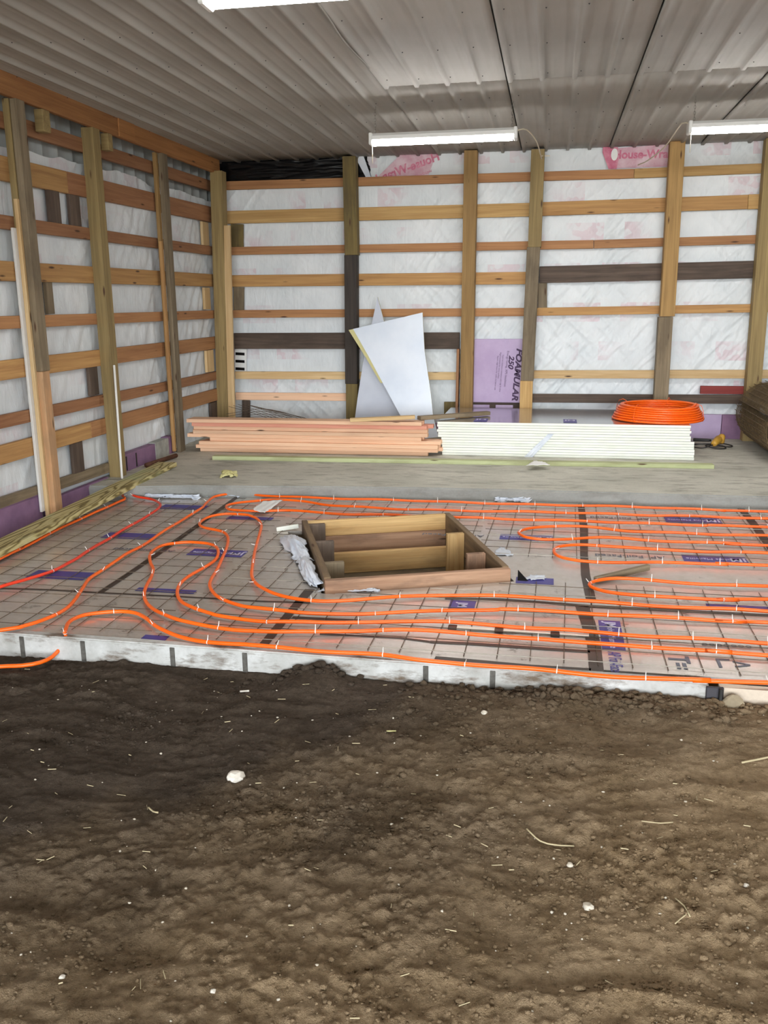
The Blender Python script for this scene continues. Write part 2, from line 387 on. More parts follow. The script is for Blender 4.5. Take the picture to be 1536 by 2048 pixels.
# ================================================================== STRUCTURE
# ---- yard outside and soil floor inside
yard = struct(put('yard_ground', mesh('yard', [(-40, -60, -.5), (40, -60, -.5), (40, 60, -.5), (-40, 60, -.5)], [(0, 1, 2, 3)]), 'gravelout'), 'grey gravel yard outside the open door', 'ground')
def axis(lo, a, b, hi, fine, coarse):
    return np.concatenate([np.arange(lo, a, coarse), np.arange(a, b, fine), np.arange(b, hi+coarse*.5, coarse)])
def curb_y(x): return 3.745-.0150*(x+2.7)
gx, gy = axis(-3.95, -2.9, 1.35, 6.2, .0075, .09), axis(-6.4, 1.35, 3.8, 3.81, .0075, .09)
GX, GY = np.meshgrid(gx, gy)
def dirt_height(X, Y):
    h = (fbm(X*.9, Y*.9, 3, 3)-.5)*.07
    wx = X+.25*fbm(X*2, Y*2, 2, 20); wy = Y+.25*fbm(X*2+7, Y*2, 2, 21)
    rid = 1-np.abs(2*fbm(wx*2.2, wy*5.0, 4, 5)-1); h += (rid-.6)*.034
    h += (fbm(wx*7, wy*9, 4, 9)-.5)*.024
    rough = np.clip((fbm(X*1.4, Y*1.4, 3, 31)-.42)*5, 0, 1)
    cl = fbm(X*26, Y*26, 3, 13, .6); h += rough*np.maximum(cl-.45, 0)*.045
    h += (fbm(X*45, Y*45, 3, 17, .7)-.5)*.011
    dist = np.clip((curb_y(X)-Y), 0, 9)
    bank = np.exp(-(dist/.20)**2)
    right = np.clip((X+.55)/.5, 0, 1)*np.clip((1.6-X)/.5, 0, 1)
    h += bank*right*(.012+.03*fbm(X*6, Y*6, 3, 41))*np.clip((1.0-X)/.4, .3, 1)+bank*np.exp(-((X+1.02)/.12)**2)*.07
    h -= np.exp(-(dist/.22)**2)*np.clip((-2.0-X)/.4, 0, 1)*.05
    return ZD+h*np.clip(dist/.03+.5, .5, 1)
DZ = dirt_height(GX, GY)
ground = struct(put('dirt_floor', gridmesh(np.stack([GX, np.minimum(GY, curb_y(GX)+.02), DZ], -1)), 'dirt'), 'bare moist brown soil with shade painted at left, in front of the footing', 'soil')
def dz(x, y): return float(dirt_height(np.array([x]), np.array([y]))[0])

# ---- footing kerb along the edge of the insulated floor
cx0, cx1 = -3.9, 6.2; xm = float(PZ(1418, 1372, 0).x)
def curbpiece(name, a, b, mat, dy=0., top=.006):
    pts = [(a, curb_y(a)-dy), (b, curb_y(b)-dy), (b, curb_y(b)+.055), (a, curb_y(a)+.055)]
    me = prism(pts, -.32, top); bm = bmesh.new(); bm.from_mesh(me); bmesh.ops.bevel(bm, geom=[e for e in bm.edges if all(v.co.z > 0 for v in e.verts)], offset=.006, segments=2, affect='EDGES')
    bm.to_mesh(me); bm.free(); return put(name, me, mat)
curb = struct(curbpiece('foundation_curb', cx0, xm, 'curb'), 'whitish stained concrete footing edge between soil and tubing', 'footing')
ct = curbpiece('curb_extension', xm+.05, cx1, 'curbtan', -.012, -.012); ct.parent = curb
for u in (31, 155, 337, 484, 850, 985):
    p = PY(u, 1300, 3.73); q = PZ(u, 1276+u*.068, .0)
    boxat('form_tie', q.x-.012, q.x+.012, curb_y(q.x)-.005, curb_y(q.x)+.003, -.125, -.006, 'tie', curb)
boxat('joint_bracket', xm-.01, xm+.062, curb_y(xm)-.012, curb_y(xm)+.003, -.10, -.004, 'bracket', curb)
boxat('joint_bracket', xm+.040, xm+.056, curb_y(xm)-.03, curb_y(xm)-.01, -.11, -.004, 'blackcord', curb)

# ---- floor: sub-base with foil-faced boards, hole for the pit form
RZ = .08
NL, NR, FL, FR = PZ(652, 1160, RZ), PZ(1035, 1137, RZ), PZ(597, 1042, RZ), PZ(893, 1025, RZ)
ex = ((NR-NL)+(FR-FL)).normalized(); ey = Vector((-ex.y, ex.x, 0)); BC = (NL+NR+FL+FR)/4; BC.z = 0
BWD, BDP = 1.10, 1.42
def BX(a, b, z): return BC+ex*a+ey*b+Vector((0, 0, z))
def rect(ax0, ax1, b0, b1): return [tuple(BX(a, b, 0))[:2] for a, b in ((ax0, b0), (ax1, b0), (ax1, b1), (ax0, b1))]
cut = put('cutter', prism(rect(-BWD/2-.02, BWD/2+.02, -BDP/2-.01, BDP/2+.01), -.6, .3), 'sand')
gap_poly = [tuple(PZ(u, v, 0))[:2] for u, v in ((575, 1062), (600, 1062), (640, 1150), (655, 1178), (636, 1176), (606, 1135), (588, 1100))]
cut2 = put('cutter', prism(gap_poly[::-1], -.6, .3), 'sand')
floor = struct(boxat('floor', -3.9, 6.2, 3.79, 7.3, -.12, -.027, 'sand', None, 0), 'insulated sub-floor under the orange heating tubing', 'floor')
boolean(floor, cut); boolean(floor, cut2)
ysplit = lambda x: 4.50+.05*x
def fboard(x0, x1, y0, y1, cutit=False):
    o = put('insulation_board', prism([(x0+.002, y0), (x1-.002, y0), (x1-.002, y1), (x0+.002, y1)], -.0255, random.uniform(-.001, .001)), 'foil')
    if cutit: boolean(o, cut); boolean(o, cut2)
    o.parent = floor; o.matrix_parent_inverse = floor.matrix_basis.inverted(); return o
far = [(-3.75, -2.5), (-2.5, -1.28), (-1.28, .26), (.26, 1.49), (1.49, 2.71), (2.71, 3.93), (3.93, 5.15)]
FB = {}
for i, (a, b) in enumerate(far):
    FB[i] = fboard(a, b, 4.485 if i < 2 else 4.62, 6.9 if i == 0 else 7.2, i in (1, 2))
for a, b, y1 in ((-3.75, -1.33, 4.48), (-1.33, .25, 4.615), (.25, 2.69, 4.615), (2.69, 5.15, 4.615)): FB[len(FB)] = fboard(a, b, 3.785, y1)
for o in (cut, cut2): bpy.data.objects.remove(o)
# seam tapes
def tape(pts, w):
    vs = []
    pts = [Vector((x, y, .0022)) for x, y in pts]
    for i, p in enumerate(pts):
        d = (pts[min(i+1, len(pts)-1)]-pts[max(0, i-1)]).normalized(); n = Vector((-d.y, d.x, 0))
        wj = w*random.uniform(.85, 1.1); vs += [p+n*wj/2, p-n*wj/2]
    fs = [(2*i, 2*i+1, 2*i+3, 2*i+2) for i in range(len(pts)-1)]
    o = put('seam_tape', mesh('tape', vs, fs), 'tape', floor); md = o.modifiers.new('t', 'SOLIDIFY'); md.thickness = .001; return o
def px2(*uv): return [tuple(PZ(u, v, 0))[:2] for u, v in uv]
tape(px2((477, 992), (400, 1048), (330, 1098), (262, 1145), (201, 1185)), .045)
tape(px2((0, 1177), (100, 1180), (201, 1186), (350, 1193), (520, 1203), (620, 1206)), .02)
tape(px2((620, 1179), (585, 1220), (553, 1258), (527, 1290)), .055)
tape(px2((1162, 1010), (1168, 1060), (1168, 1110), (1171, 1150), (1182, 1200)), .055)
tape(px2((1164, 1213), (1176, 1245), (1188, 1290), (1193, 1343)), .075)
tape(px2((1482, 1018), (1505, 1045), (1530, 1080), (1560, 1120)), .06)
tape(px2((890, 1197), (1000, 1199), (1080, 1205), (1180, 1213), (1350, 1221), (1536, 1231), (1640, 1238)), .035)
tape(px2((860, 1284), (960, 1289), (1060, 1296), (1180, 1304)), .03)
tape(px2((640, 1268), (720, 1272), (800, 1276), (860, 1284)), .02)
tape(px2((870, 1316), (960, 1324), (1060, 1333), (1182, 1341)), .04)
tape(px2((585, 1235), (640, 1238), (720, 1242)), .03)
# printed panels on the boards, read from the far side
def nlabel(b, x0, y0, w, h, txt=True, rot=0):
    par = FB[b]; bx = put('printed_label', mesh('lab', [(0, 0, .0016), (w, 0, .0016), (w, h, .0016), (0, h, .0016)], [(0, 1, 2, 3)]), 'navy', par, Matrix.Translation((x0, y0, 0)))
    if txt:
        put('printed_text', textmesh('Johns Manville', min(h*.42, w*.13)), 'whiteprint', par, mat4((-1, 0, 0), (0, -1, 0), (x0+w*.42, y0+h*.5, .0024)))
        put('printed_text', textmesh('JM', h*.6, .002), 'whiteprint', par, mat4((-1, 0, 0), (0, -1, 0), (x0+w*.86, y0+h*.5, .0024)))
        put('printed_text', textmesh('AP  Foil-Faced', .075), 'greyprint', par, mat4((-1, 0, 0), (0, -1, 0), (x0-.33, y0+h*.45, .0024)))
for args in ((0, -3.10, 5.55, .38, .15), (0, -3.10, 4.62, .38, .15), (0, -3.08, 6.46, .38, .15)): nlabel(*args[:5], txt=False)
nlabel(1, -2.32, 5.23, .38, .15); nlabel(1, -2.32, 4.487, .36, .06, False); nlabel(1, -2.41, 6.2, .36, .1, False)
nlabel(2, -.31, 5.93, .37, .14); nlabel(2, -.16, 4.97, .22, .12, False)
nlabel(3, .88, 6.6, .4, .17); nlabel(3, .87, 5.57, .39, .16); nlabel(3, .87, 4.70, .4, .07, False)
nlabel(7, -1.95, 3.79, .13, .06, False)
par = FB[8]; put('printed_label', mesh('lab', [(-.50, 4.46, .0016), (-.36, 4.48, .0016), (-.36, 4.613, .0016), (-.50, 4.613, .0016)], [(0, 1, 2, 3)]), 'navy', par)
put('printed_text', textmesh('JM', .07, .002), 'whiteprint', par, mat4((0, -1, 0), (1, 0, 0), (-.43, 4.54, .0024)))
par = FB[9]; put('printed_label', mesh('lab', [(.285, 4.02, .0016), (.395, 4.02, .0016), (.395, 4.42, .0016), (.285, 4.42, .0016)], [(0, 1, 2, 3)]), 'navy', par)
put('printed_text', textmesh('Johns Manville', .05), 'whiteprint', par, mat4((0, -1, 0), (1, 0, 0), (.34, 4.19, .0024)))
put('printed_text', textmesh('JM', .075, .002), 'whiteprint', par, mat4((0, -1, 0), (1, 0, 0), (.34, 4.36, .0024)))
put('printed_text', textmesh('AP Foil-Faced', .085), 'navy', par, mat4((0, -1, 0), (1, 0, 0), (.335, 3.87, .0024), .55))
put('printed_text', textmesh('ooooooo', .06), 'greyprint', par, mat4((1, 0, 0), (0, 1, 0), (.87, 4.17, .0024)))
put('printed_text', textmesh('T=', .13, .003), 'greyprint', par, mat4((0, -1, 0), (1, 0, 0), (.62, 3.92, .0024)))
put('printed_text', textmesh('L>', .15), 'greyprint', par, mat4((1, 0, 0), (0, -1, 0), (.86, 3.95, .0024)))

# ---- raised concrete slab at the back
edge = [(-3.95, 6.76)]+[tuple(PZ(u, v, ZS))[:2] for u, v in ((265, 973), (380, 971), (500, 972), (670, 973), (840, 975), (1020, 979), (1200, 984), (1370, 989), (1536, 993))]+[(6.2, 7.2)]
me = prism(edge+[(6.2, 10.3), (-3.95, 10.3)], -.1, ZS); bm = bmesh.new(); bm.from_mesh(me)
ed = [e for e in bm.edges if all(v.co.z > 0 for v in e.verts) and all(v.co.y < 7.3 for v in e.verts)]
bmesh.ops.bevel(bm, geom=ed, offset=.012, segments=2, affect='EDGES'); bm.to_mesh(me); bm.free()
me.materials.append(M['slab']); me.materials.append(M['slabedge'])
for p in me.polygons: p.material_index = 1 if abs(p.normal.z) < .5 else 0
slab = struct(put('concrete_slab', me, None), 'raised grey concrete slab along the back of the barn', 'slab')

# ---- ceiling of ribbed steel panels
ceiling = struct(boxat('ceiling', -4., 6.3, -6.1, 10.35, ZC+.05, ZC+.10, 'siding', None, 0), 'ribbed dusty white steel ceiling', 'ceiling')
def ceilpanel(x0, y0, y1, z, nib=4):
    s = .2286; prof = []
    for k in range(nib):
        a = x0+k*s; prof += [(a-.021, 0), (a-.013, -.019), (a+.013, -.019), (a+.021, 0)]
        for q in (.33, .66): c = a+s*q; prof += [(c-.012, 0), (c-.006, -.0012), (c+.006, -.0012), (c+.012, 0)]
    prof.append((x0+nib*s-.03, 0))
    ys = np.linspace(y0, y1, 9); sag = random.uniform(0, .004)
    P = np.array([[(x, y, z+d-sag*math.sin(j*1.7)) for x, d in prof] for j, y in enumerate(ys)])
    o = put('ceiling_panel', gridmesh(P[:, ::-1], False), 'ceil', ceiling); md = o.modifiers.new('t', 'SOLIDIFY'); md.thickness = .0012
    return o
x = -.36-.2286*16; k = 0
while x < 6.0:
    if k < 3: ceilpanel(x, -6.1, 10.22, ZC, 4)
    else: ceilpanel(x, 6.95, 10.22, ZC, 4); ceilpanel(x, -6.1, 7.0, ZC-.002, 4)
    x += .9144; k += 1
vs, fs = [], []
for iy in range(14):
    for ix in range(38):
        X, Y = -.36+(ix-15)*.2286+.04, .35+iy*.72+random.uniform(-.03, .03); n = len(vs)
        vs += [(X+.0055*math.cos(a*math.pi/3), Y+.0055*math.sin(a*math.pi/3), ZC-.004) for a in range(6)]+[(X, Y, ZC-.010)]
        fs += [(n+a, n+6, n+(a+1) % 6) for a in range(6)]
so = put('panel_screws', mesh('screws', vs, fs), 'bracket', ceiling); so['kind'] = 'stuff'
# open lap between two panels
o = put('panel_lap', sweep(catmull([PZ(632, 0, ZC-.022), PZ(660, 40, ZC-.028), PZ(690, 85, ZC-.035), PZ(740, 137, ZC-.02)]), .006, 5), 'ceil', ceiling)

# ---- walls
def wallbase(name, P, mat): return struct(put(name, P, mat))
def corr(a, b, n, z0, z1, fn, parent=None, name='metal_siding', mat='siding'):
    """ribbed steel sheet along a wall"""
    prof = []
    for s in np.arange(a, b, .2286): prof += [(s, 0), (s+.02, .02), (s+.04, .02), (s+.06, 0)]
    P = np.array([[fn(s, d, z) for s, d in prof] for z in (z0, (z0+z1)/2, z1)])
    return put(name, gridmesh(P, False), mat, parent)
wall_back = struct(corr(-4.4, 6.5, 0, -.1, 3.3, lambda s, d, z: (s, 10.26-d, z)), 'back wall of posts and girts over white house wrap', 'wall'); wall_back.name = 'wall_back'
wall_left = struct(corr(-6.1, 10.5, 0, -.3, 3.3, lambda s, d, z: (-3.985+d, s, z)), 'left wall of posts and girts over white house wrap', 'wall'); wall_left.name = 'wall_left'
wall_right = struct(corr(-6.1, 10.5, 0, -.3, 3.3, lambda s, d, z: (6.2-d, s, z), mat='wrap'), 'right wall outside the picture', 'wall'); wall_right.name = 'wall_right'
wf = boxat('wall_front', -4., DOOR[0], DOOR[4]-.05, DOOR[4]+.05, -.3, 3.3, 'siding', None, 0); struct(wf, 'front wall beside the open door', 'wall')
boxat('wall_panel', DOOR[1], 6.3, DOOR[4]-.05, DOOR[4]+.05, -.3, 3.3, 'siding', wf, 0)
boxat('door_header', DOOR[0], DOOR[1], DOOR[4]-.05, DOOR[4]+.05, DOOR[3], 3.3, 'siding', wf, 0)

def wrinkle(U, V, seed):
    a = U*.62+V*.78; b = -U*.78+V*.62
    w = 1-np.abs(2*fbm(a*2.0, b*11, 4, seed)-1); w2 = 1-np.abs(2*fbm((U-V)*1.3+5, (U+V)*8, 3, seed+50)-1)
    g = np.clip((fbm(U*.8+3, V*.8, 2, seed+70)-.35)*3, .15, 1)
    return g*((w**3-.35)*.026+(w2**3-.35)*.014)+(fbm(U*1.5, V*1.5, 3, seed+9)-.5)*.02
xs, zs = np.arange(-3.93, 3.6, .014), np.arange(.08, 3.2, .014); U, V = np.meshgrid(xs, zs)
hw = put('house_wrap', gridmesh(np.stack([U, YW-wrinkle(U, V, 100), V], -1)), 'wrap', wall_back)
put('house_wrap', gridmesh(np.stack([np.array([[3.57, 6.2]]*2), np.full((2, 2), YW), np.array([[.08]*2, [3.2]*2])], -1)), 'wrap', wall_back)
ys_, zs = np.arange(3.0, 10.2, .03), np.linspace(0, 1, 90); U, T = np.meshgrid(ys_, zs)
top = 2.80-.10*fbm(U*2.1, U*0, 3, 77)-.16*np.clip(fbm(U*.9+4, U*0, 2, 78)-.45, 0, 1); V = .02+T*(top-.02)
put('house_wrap', gridmesh(np.stack([XW+wrinkle(U, V, 200), U, V], -1)), 'wrapL', wall_left)
put('house_wrap', gridmesh(np.stack([np.full((2, 2), XW), np.array([[-6, 3.01]]*2), np.array([[-.1]*2, [2.75]*2])], -1)), 'wrapL', wall_left)

# girts and posts of the back wall: (u, top v, bottom v) at both ends
def bgirt(u1, t1, b1, u2, t2, b2, mat, name='girt', y=YG, th=.038, par=None):
    A0, A1, B0, B1 = PY(u1, t1, y), PY(u1, b1, y), PY(u2, t2, y), PY(u2, b2, y)
    w = ((A0-A1).length+(B0-B1).length)/2; off = Vector((0, th/2, 0)); ca, cb = (A0+A1)/2, (B0+B1)/2
    if u2 >= 1640: cb = ca+(cb-ca)*((6.15-ca.x)/(cb.x-ca.x))     # runs on to the right wall
    return board(name, ca+off, cb+off, w, th, (0, 0, 1), mat, par or wall_back)
bgirt(440, 363, 380, 1268, 337.5, 356, 'orange'); bgirt(1268.5, 337.5, 356, 1700, 319, 339, 'yellow')
bgirt(440, 422, 448, 1074, 405.5, 432, 'yellow'); bgirt(1074, 405, 431.5, 1496, 389, 418, 'tan'); bgirt(1496.5, 389, 418, 1700, 381, 411, 'yellow')
bgirt(462, 494, 510, 1187, 480, 497, 'orange'); bgirt(1188, 480, 497, 1700, 464, 481.5, 'orange')
bgirt(464, 550, 574, 1052, 544, 568, 'tan'); bgirt(1079, 533, 566, 1700, 516, 552, 'dark')
bgirt(466, 620, 636, 1060, 616, 632, 'orange'); bgirt(1066, 616, 631.5, 1640, 605.5, 623, 'tan')
bgirt(468, 666, 698, 919, 665, 698, 'dark')
bgirt(470, 743, 758, 919, 744.6, 760, 'pale'); bgirt(1060, 741, 757, 1312, 740.5, 757, 'pale'); bgirt(1336, 740, 757, 1640, 740, 757, 'pale')
bgirt(471, 785, 800, 692, 787, 802, 'pink'); bgirt(1064, 788, 805, 1640, 791, 809, 'dark')
bgirt(1401, 772, 788, 1640, 774, 790, 'redpaint', 'girt', YG-.001)
def bpost(ut, vt, ub, vb, w, mat, name='post', y=YB, th=.135, par=None):
    a, b = PY(ut, vt, y), PY(ub, vb, y); off = Vector((0, th/2, 0))
    return board(name, a+off, b+off, w, th, (1, 0, 0), mat, par or wall_back)
bpost(697.5, 312, 702, 510, .145, 'olivedark'); bpost(700.5, 510, 702, 768, .14, 'black', y=YB+.004); bpost(703, 768, 703.5, 868, .135, 'olivedark')
bpost(941.5, 300, 931, 862, .142, 'post')
bpost(1076, 298, 1069, 494, .14, 'olive'); bpost(1067, 494, 1054, 762, .14, 'grey', y=YB+.002); bpost(1053, 762, 1050, 866, .138, 'yellow')
bpost(1356, 282, 1335, 633, .15, 'post'); bpost(1332, 634, 1318, 868, .148, 'grey', y=YB+.003)
bpost(1549, 275, 1497, 905, .15, 'olive')
for x in (4.1, 5.9): board('post', (x, YB+.0675, 3.15), (x, YB+.0675, ZS), .145, .135, (1, 0, 0), 'olive', wall_back)
bpost(916, 698, 912, 862, .03, 'brown', 'post_strip', YB+.02, .10)
# short blocking pieces between the girts
def bblock(u1, v1, u2, v2, mat, y=YG+.002, th=.034, name='blocking'):
    a, b = PY((u1+u2)/2, v1, y), PY((u1+u2)/2, v2, y); w = (PY(u2, v1, y)-PY(u1, v1, y)).length
    return board(name, a+Vector((0, th/2, 0)), b+Vector((0, th/2, 0)), w, th, (1, 0, 0), mat, wall_back)
bblock(461, 448, 486, 494, 'olivedark'); bblock(467, 574, 487, 620, 'grey'); bblock(484, 801, 499, 868, 'dark'); bblock(888, 804, 912, 866, 'olivedark')
bblock(1076, 566, 1094, 616, 'grey')
# patch of slotted white sheet beside the corner
sp_ = bblock(470, 698, 493, 742, 'whitemetal', YG+.02, .004, 'slotted_patch')
for v in (705, 720, 735): bblock(471, v, 489, v+5.5, 'blackplastic', YG+.016, .004, 'slot')
# black film above the top girt and the loose wrap edge beside it
A = [PY(u, v, YG+.045) for u, v in ((436, 368), (742, 360), (735, 300), (436, 315))]
bf = crumple('black_film', [A[0], A[1], A[2], A[3]], 'blackplastic', .012, 40, 7, 5, wall_back)
wf2 = put('wrap_edge', slabpoly([PY(u, v, YG+.028) for u, v in ((733, 357), (743, 357), (727, 312), (710, 314))], (0, 1, 0), .004), 'whiteplastic', wall_back)
# house wrap print
xd = (PY(872, 320, 10.16)-PY(760, 362, 10.16)).normalized()
zd = Vector((-xd.z, 0, xd.x))
put('wrap_print', slabpoly([PY(u, v, 10.183) for u, v in ((752, 357), (855, 357), (872, 308), (800, 310))], (0, 1, 0), .001), 'palepink', wall_back)
put('wrap_print', textmesh('House-Wrap-L', .125, .004), 'pinkprint', wall_back, mat4(-xd, zd, PY(812, 337, 10.18)))
put('wrap_print', textmesh('weather barrier', .05), 'pinkprint', wall_back, mat4(-xd, zd, PY(836, 351, 10.18)))
put('wrap_print', textmesh('House-Wrap', .115, .004), 'pinkprint', wall_back, mat4((1, 0, -.02), (.02, 0, 1), PY(1287, 309, 10.18)))
put('wrap_print', slabpoly([PY(u, v, 10.184) for u, v in ((1232, 337), (1338, 333), (1338, 288), (1236, 296))], (0, 1, 0), .001), 'palepink', wall_back)
put('wrap_print', slabpoly([PY(u, v, 10.181) for u, v in ((1217, 338), (1233, 338), (1237, 320), (1236, 294), (1206, 294), (1205, 305))], (0, 1, 0), .001), 'pinkprint', wall_back)
ov = PY(1229, 309, 10.178); put('wrap_print', slabpoly([ov+Vector((.035*math.cos(a*.39), 0, .06*math.sin(a*.39))) for a in range(16)], (0, 1, 0), .001), 'whitemetal', wall_back)
# purple board let in between two posts, with its printing
fx0, fx1 = PY(944, 740, YG), PY(1046, 740, YG); fz0, fz1 = PY(995, 805, YG).z, PY(995, 678, YG).z
pb = boxat('purple_board', fx0.x, fx1.x, YG, YG+.03, fz0, fz1, 'purple', wall_back)
dn, rt_ = Vector((-.07, 0, -1)), Vector((1, 0, -.07))
def ptext(s, size, u, v, sh=0., b=.0, sx=1.): put('printed_text', textmesh(s, size, b, sh), 'violetprint', wall_back, mat4(dn, rt_, PY(u, v, YG-.001), sx))
ptext('FOAMULAR', .092, 1034, 749, .25, .004, 1.22); ptext('250', .08, 1022, 724, .25, .003, 1.2)
ptext('Energy-Saving, XPS Insulation', .034, 1013, 738); ptext('Superior moisture resistance with high R-value', .022, 1003, 747); ptext('Rigid insulation for every surface', .022, 999, 731); ptext('Square edge board for walls and below slab', .022, 993, 746)
boxat('purple_board', fx0.x, PY(979, 810, YG).x, YG+.01, YG+.03, ZS, fz0-.03, 'purple', wall_back)
boxat('purple_board', PY(991, 810, YG).x, PY(1026, 810, YG).x, YG+.01, YG+.03, ZS, fz0-.03, 'purple', wall_back)
boxat('blocking', fx0.x, fx1.x, YG+.03, YG+.05, ZS, fz0+.02, 'dark', wall_back)
# purple insulation along the foot of the wall on the right
boxat('base_insulation', .25, 1.86, YG-.015, YG+.03, ZS, PY(1440, 829, YG).z, 'purple', wall_back)
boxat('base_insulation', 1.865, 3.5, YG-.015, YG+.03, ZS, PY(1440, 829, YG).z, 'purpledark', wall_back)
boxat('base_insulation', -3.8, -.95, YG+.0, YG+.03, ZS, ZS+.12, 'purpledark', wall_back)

# left wall girts: (top v, bottom v) at u=0 and at the corner
def lgirt(t1, b1, u2, t2, b2, mat, split=None, mat2=None, x=XG, th=.04, y0=1.5):
    A, B = (PX(0, t1, x)+PX(0, b1, x))/2, (PX(u2, t2, x)+PX(u2, b2, x))/2
    w = ((PX(0, t1, x)-PX(0, b1, x)).z+(PX(u2, t2, x)-PX(u2, b2, x)).z)/2
    d = (B-A)/(B.y-A.y); f = lambda y: A+d*(y-A.y)+Vector((-th/2, 0, 0))
    ye = min(B.y+.2, 10.12)
    if split:
        board('girt', f(y0), f(split-.002), w, th, (0, 0, 1), mat, wall_left); board('girt', f(split+.002), f(ye), w, th, (0, 0, 1), mat2, wall_left)
    else: board('girt', f(y0), f(ye), w, th, (0, 0, 1), mat, wall_left)
lgirt(220.6, 255, 417, 360, 380, 'brown'); lgirt(311, 358, 422, 412.8, 445, 'tan', PX(136, 370, XG).y, 'brown')
lgirt(428.4, 456.6, 422, 492.5, 509.7, 'brown'); lgirt(520.6, 562, 428, 548.8, 573, 'tan')
lgirt(632.8, 658.4, 430, 620.3, 637, 'orange'); lgirt(721.9, 762, 431, 673.4, 697.5, 'tan', PX(222, 720, XG).y, 'orange')
lgirt(832, 858, 434, 743, 759.4, 'brown'); lgirt(890.6, 933, 434, 778.7, 800, 'tan', PX(182, 850, XG).y, 'orange')
A, B = (PX(0, 1001, XG)+PX(0, 1017, XG))/2, (PX(234, 919, XG)+PX(234, 942, XG))/2
board('girt', A+(B-A)*-2-Vector((.02, 0, 0)), B-Vector((.02, 0, 0)), .085, .04, (0, 0, 1), 'grey', wall_left)
def lz(u, v): return PX(u, v, XG).z
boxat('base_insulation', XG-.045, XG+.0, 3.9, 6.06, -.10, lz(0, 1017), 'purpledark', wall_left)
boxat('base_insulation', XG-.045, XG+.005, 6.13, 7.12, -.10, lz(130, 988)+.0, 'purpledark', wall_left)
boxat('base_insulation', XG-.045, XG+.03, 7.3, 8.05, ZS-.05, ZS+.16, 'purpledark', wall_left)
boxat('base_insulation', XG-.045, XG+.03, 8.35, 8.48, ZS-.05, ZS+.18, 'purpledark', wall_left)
boxat('mortar_patch', XG-.045, XG+.035, 8.05, 8.36, ZS-.05, ZS+.17, 'bareconcrete', wall_left)
for y in (7.42, 7.62): boxat('slot', XG+.028, XG+.034, y, y+.02, ZS+.01, ZS+.14, 'blackcord', wall_left)
# header beam and posts
hb = lambda y: 3.018; 
board('header_beam', (XL-.02, -6, 3.095), (XL-.02, 7.86, 3.095), .155, .04, (0, 0, 1), 'header', wall_left)
board('header_beam', (XL-.02, 7.864, 3.095), (XL-.02, 10.05, 3.095), .155, .04, (0, 0, 1), 'header', wall_left)
board('beam_splice', (XL+.004, 7.62, 3.095), (XL+.004, 7.92, 3.095), .15, .012, (0, 0, 1), 'header', wall_left)
def lpost(y0, z0, z1, d, w, mat, x=XL, lean=0., name='post'):
    """post standing in the left wall: d deep in x (towards the wrap), w along the wall"""
    return board(name, (x-d/2+lean, y0+w/2, z0), (x-d/2, y0+w/2, z1), d, w, (1, 0, 0), mat, wall_left)
yq1 = PX(106, 1006, XL).y
lpost(yq1+.03, -.12, 1.12, .05, .10, 'peach'); lpost(yq1+.03, 1.122, 3.02, .05, .11, 'grey', XL+.002)
lpost(yq1+.02, 1.3, 3.02, .05, .10, 'olive', XL-.05); lpost(yq1-.0, -.1, 2.35, .03, .03, 'pale', XL-.045); lpost(yq1-.04, .05, 2.15, .02, .05, 'whitewood', XL-.075)
lpost(7.16, -.12, 3.02, .105, .12, 'olive')
lpost(8.50, -.1, 3.02, .045, .12, 'grey', XL); lpost(8.46, .2, 3.02, .035, .05, 'post', XL-.05); lpost(8.42, .12, 2.2, .03, .04, 'tan', XL-.03)
for y in (4.9, 3.7): lpost(y, -.12, 3.02, .1, .12, 'olive')
A, B = PY(431.5, 345, 9.86), PY(446, 850, 9.86)
board('post', A+Vector((0, .07, .02)), B+Vector((0, .07, -.1)), .14, .14, (1, 0, 0), 'olive', wall_left)
boxat('blocking', XL-.07, XL+.0, 6.42, 6.52, 2.86, 3.015, 'olive', wall_left); boxat('blocking', XL-.07, XL, 7.42, 7.5, 2.88, 3.015, 'olive', wall_left)
def lblock(u1, v1, u2, v2, mat, x=XG-.012, th=.03):
    a, b = PX((u1+u2)/2, v1, x), PX((u1+u2)/2, v2, x); w = abs(PX(u2, (v1+v2)/2, x).y-PX(u1, (v1+v2)/2, x).y); c = (a+b)/2
    return board('blocking', (c.x-th/2, c.y, a.z), (c.x-th/2, c.y, b.z), w, th, (0, 1, 0), mat, wall_left)
for q in ((99, 374, 121, 446, 'dark'), (141, 382, 161, 452, 'dark'), (94, 553, 107, 628, 'grey'), (208, 566, 212, 624, 'dark'), (180, 733, 197, 791, 'dark'), (147, 884, 168, 946, 'dark'),
          (406, 444, 418, 491, 'pale'), (410, 575, 421, 619, 'pale'), (414, 700, 428, 744, 'pale'), (423, 804, 436, 842, 'dark')): lblock(*q)

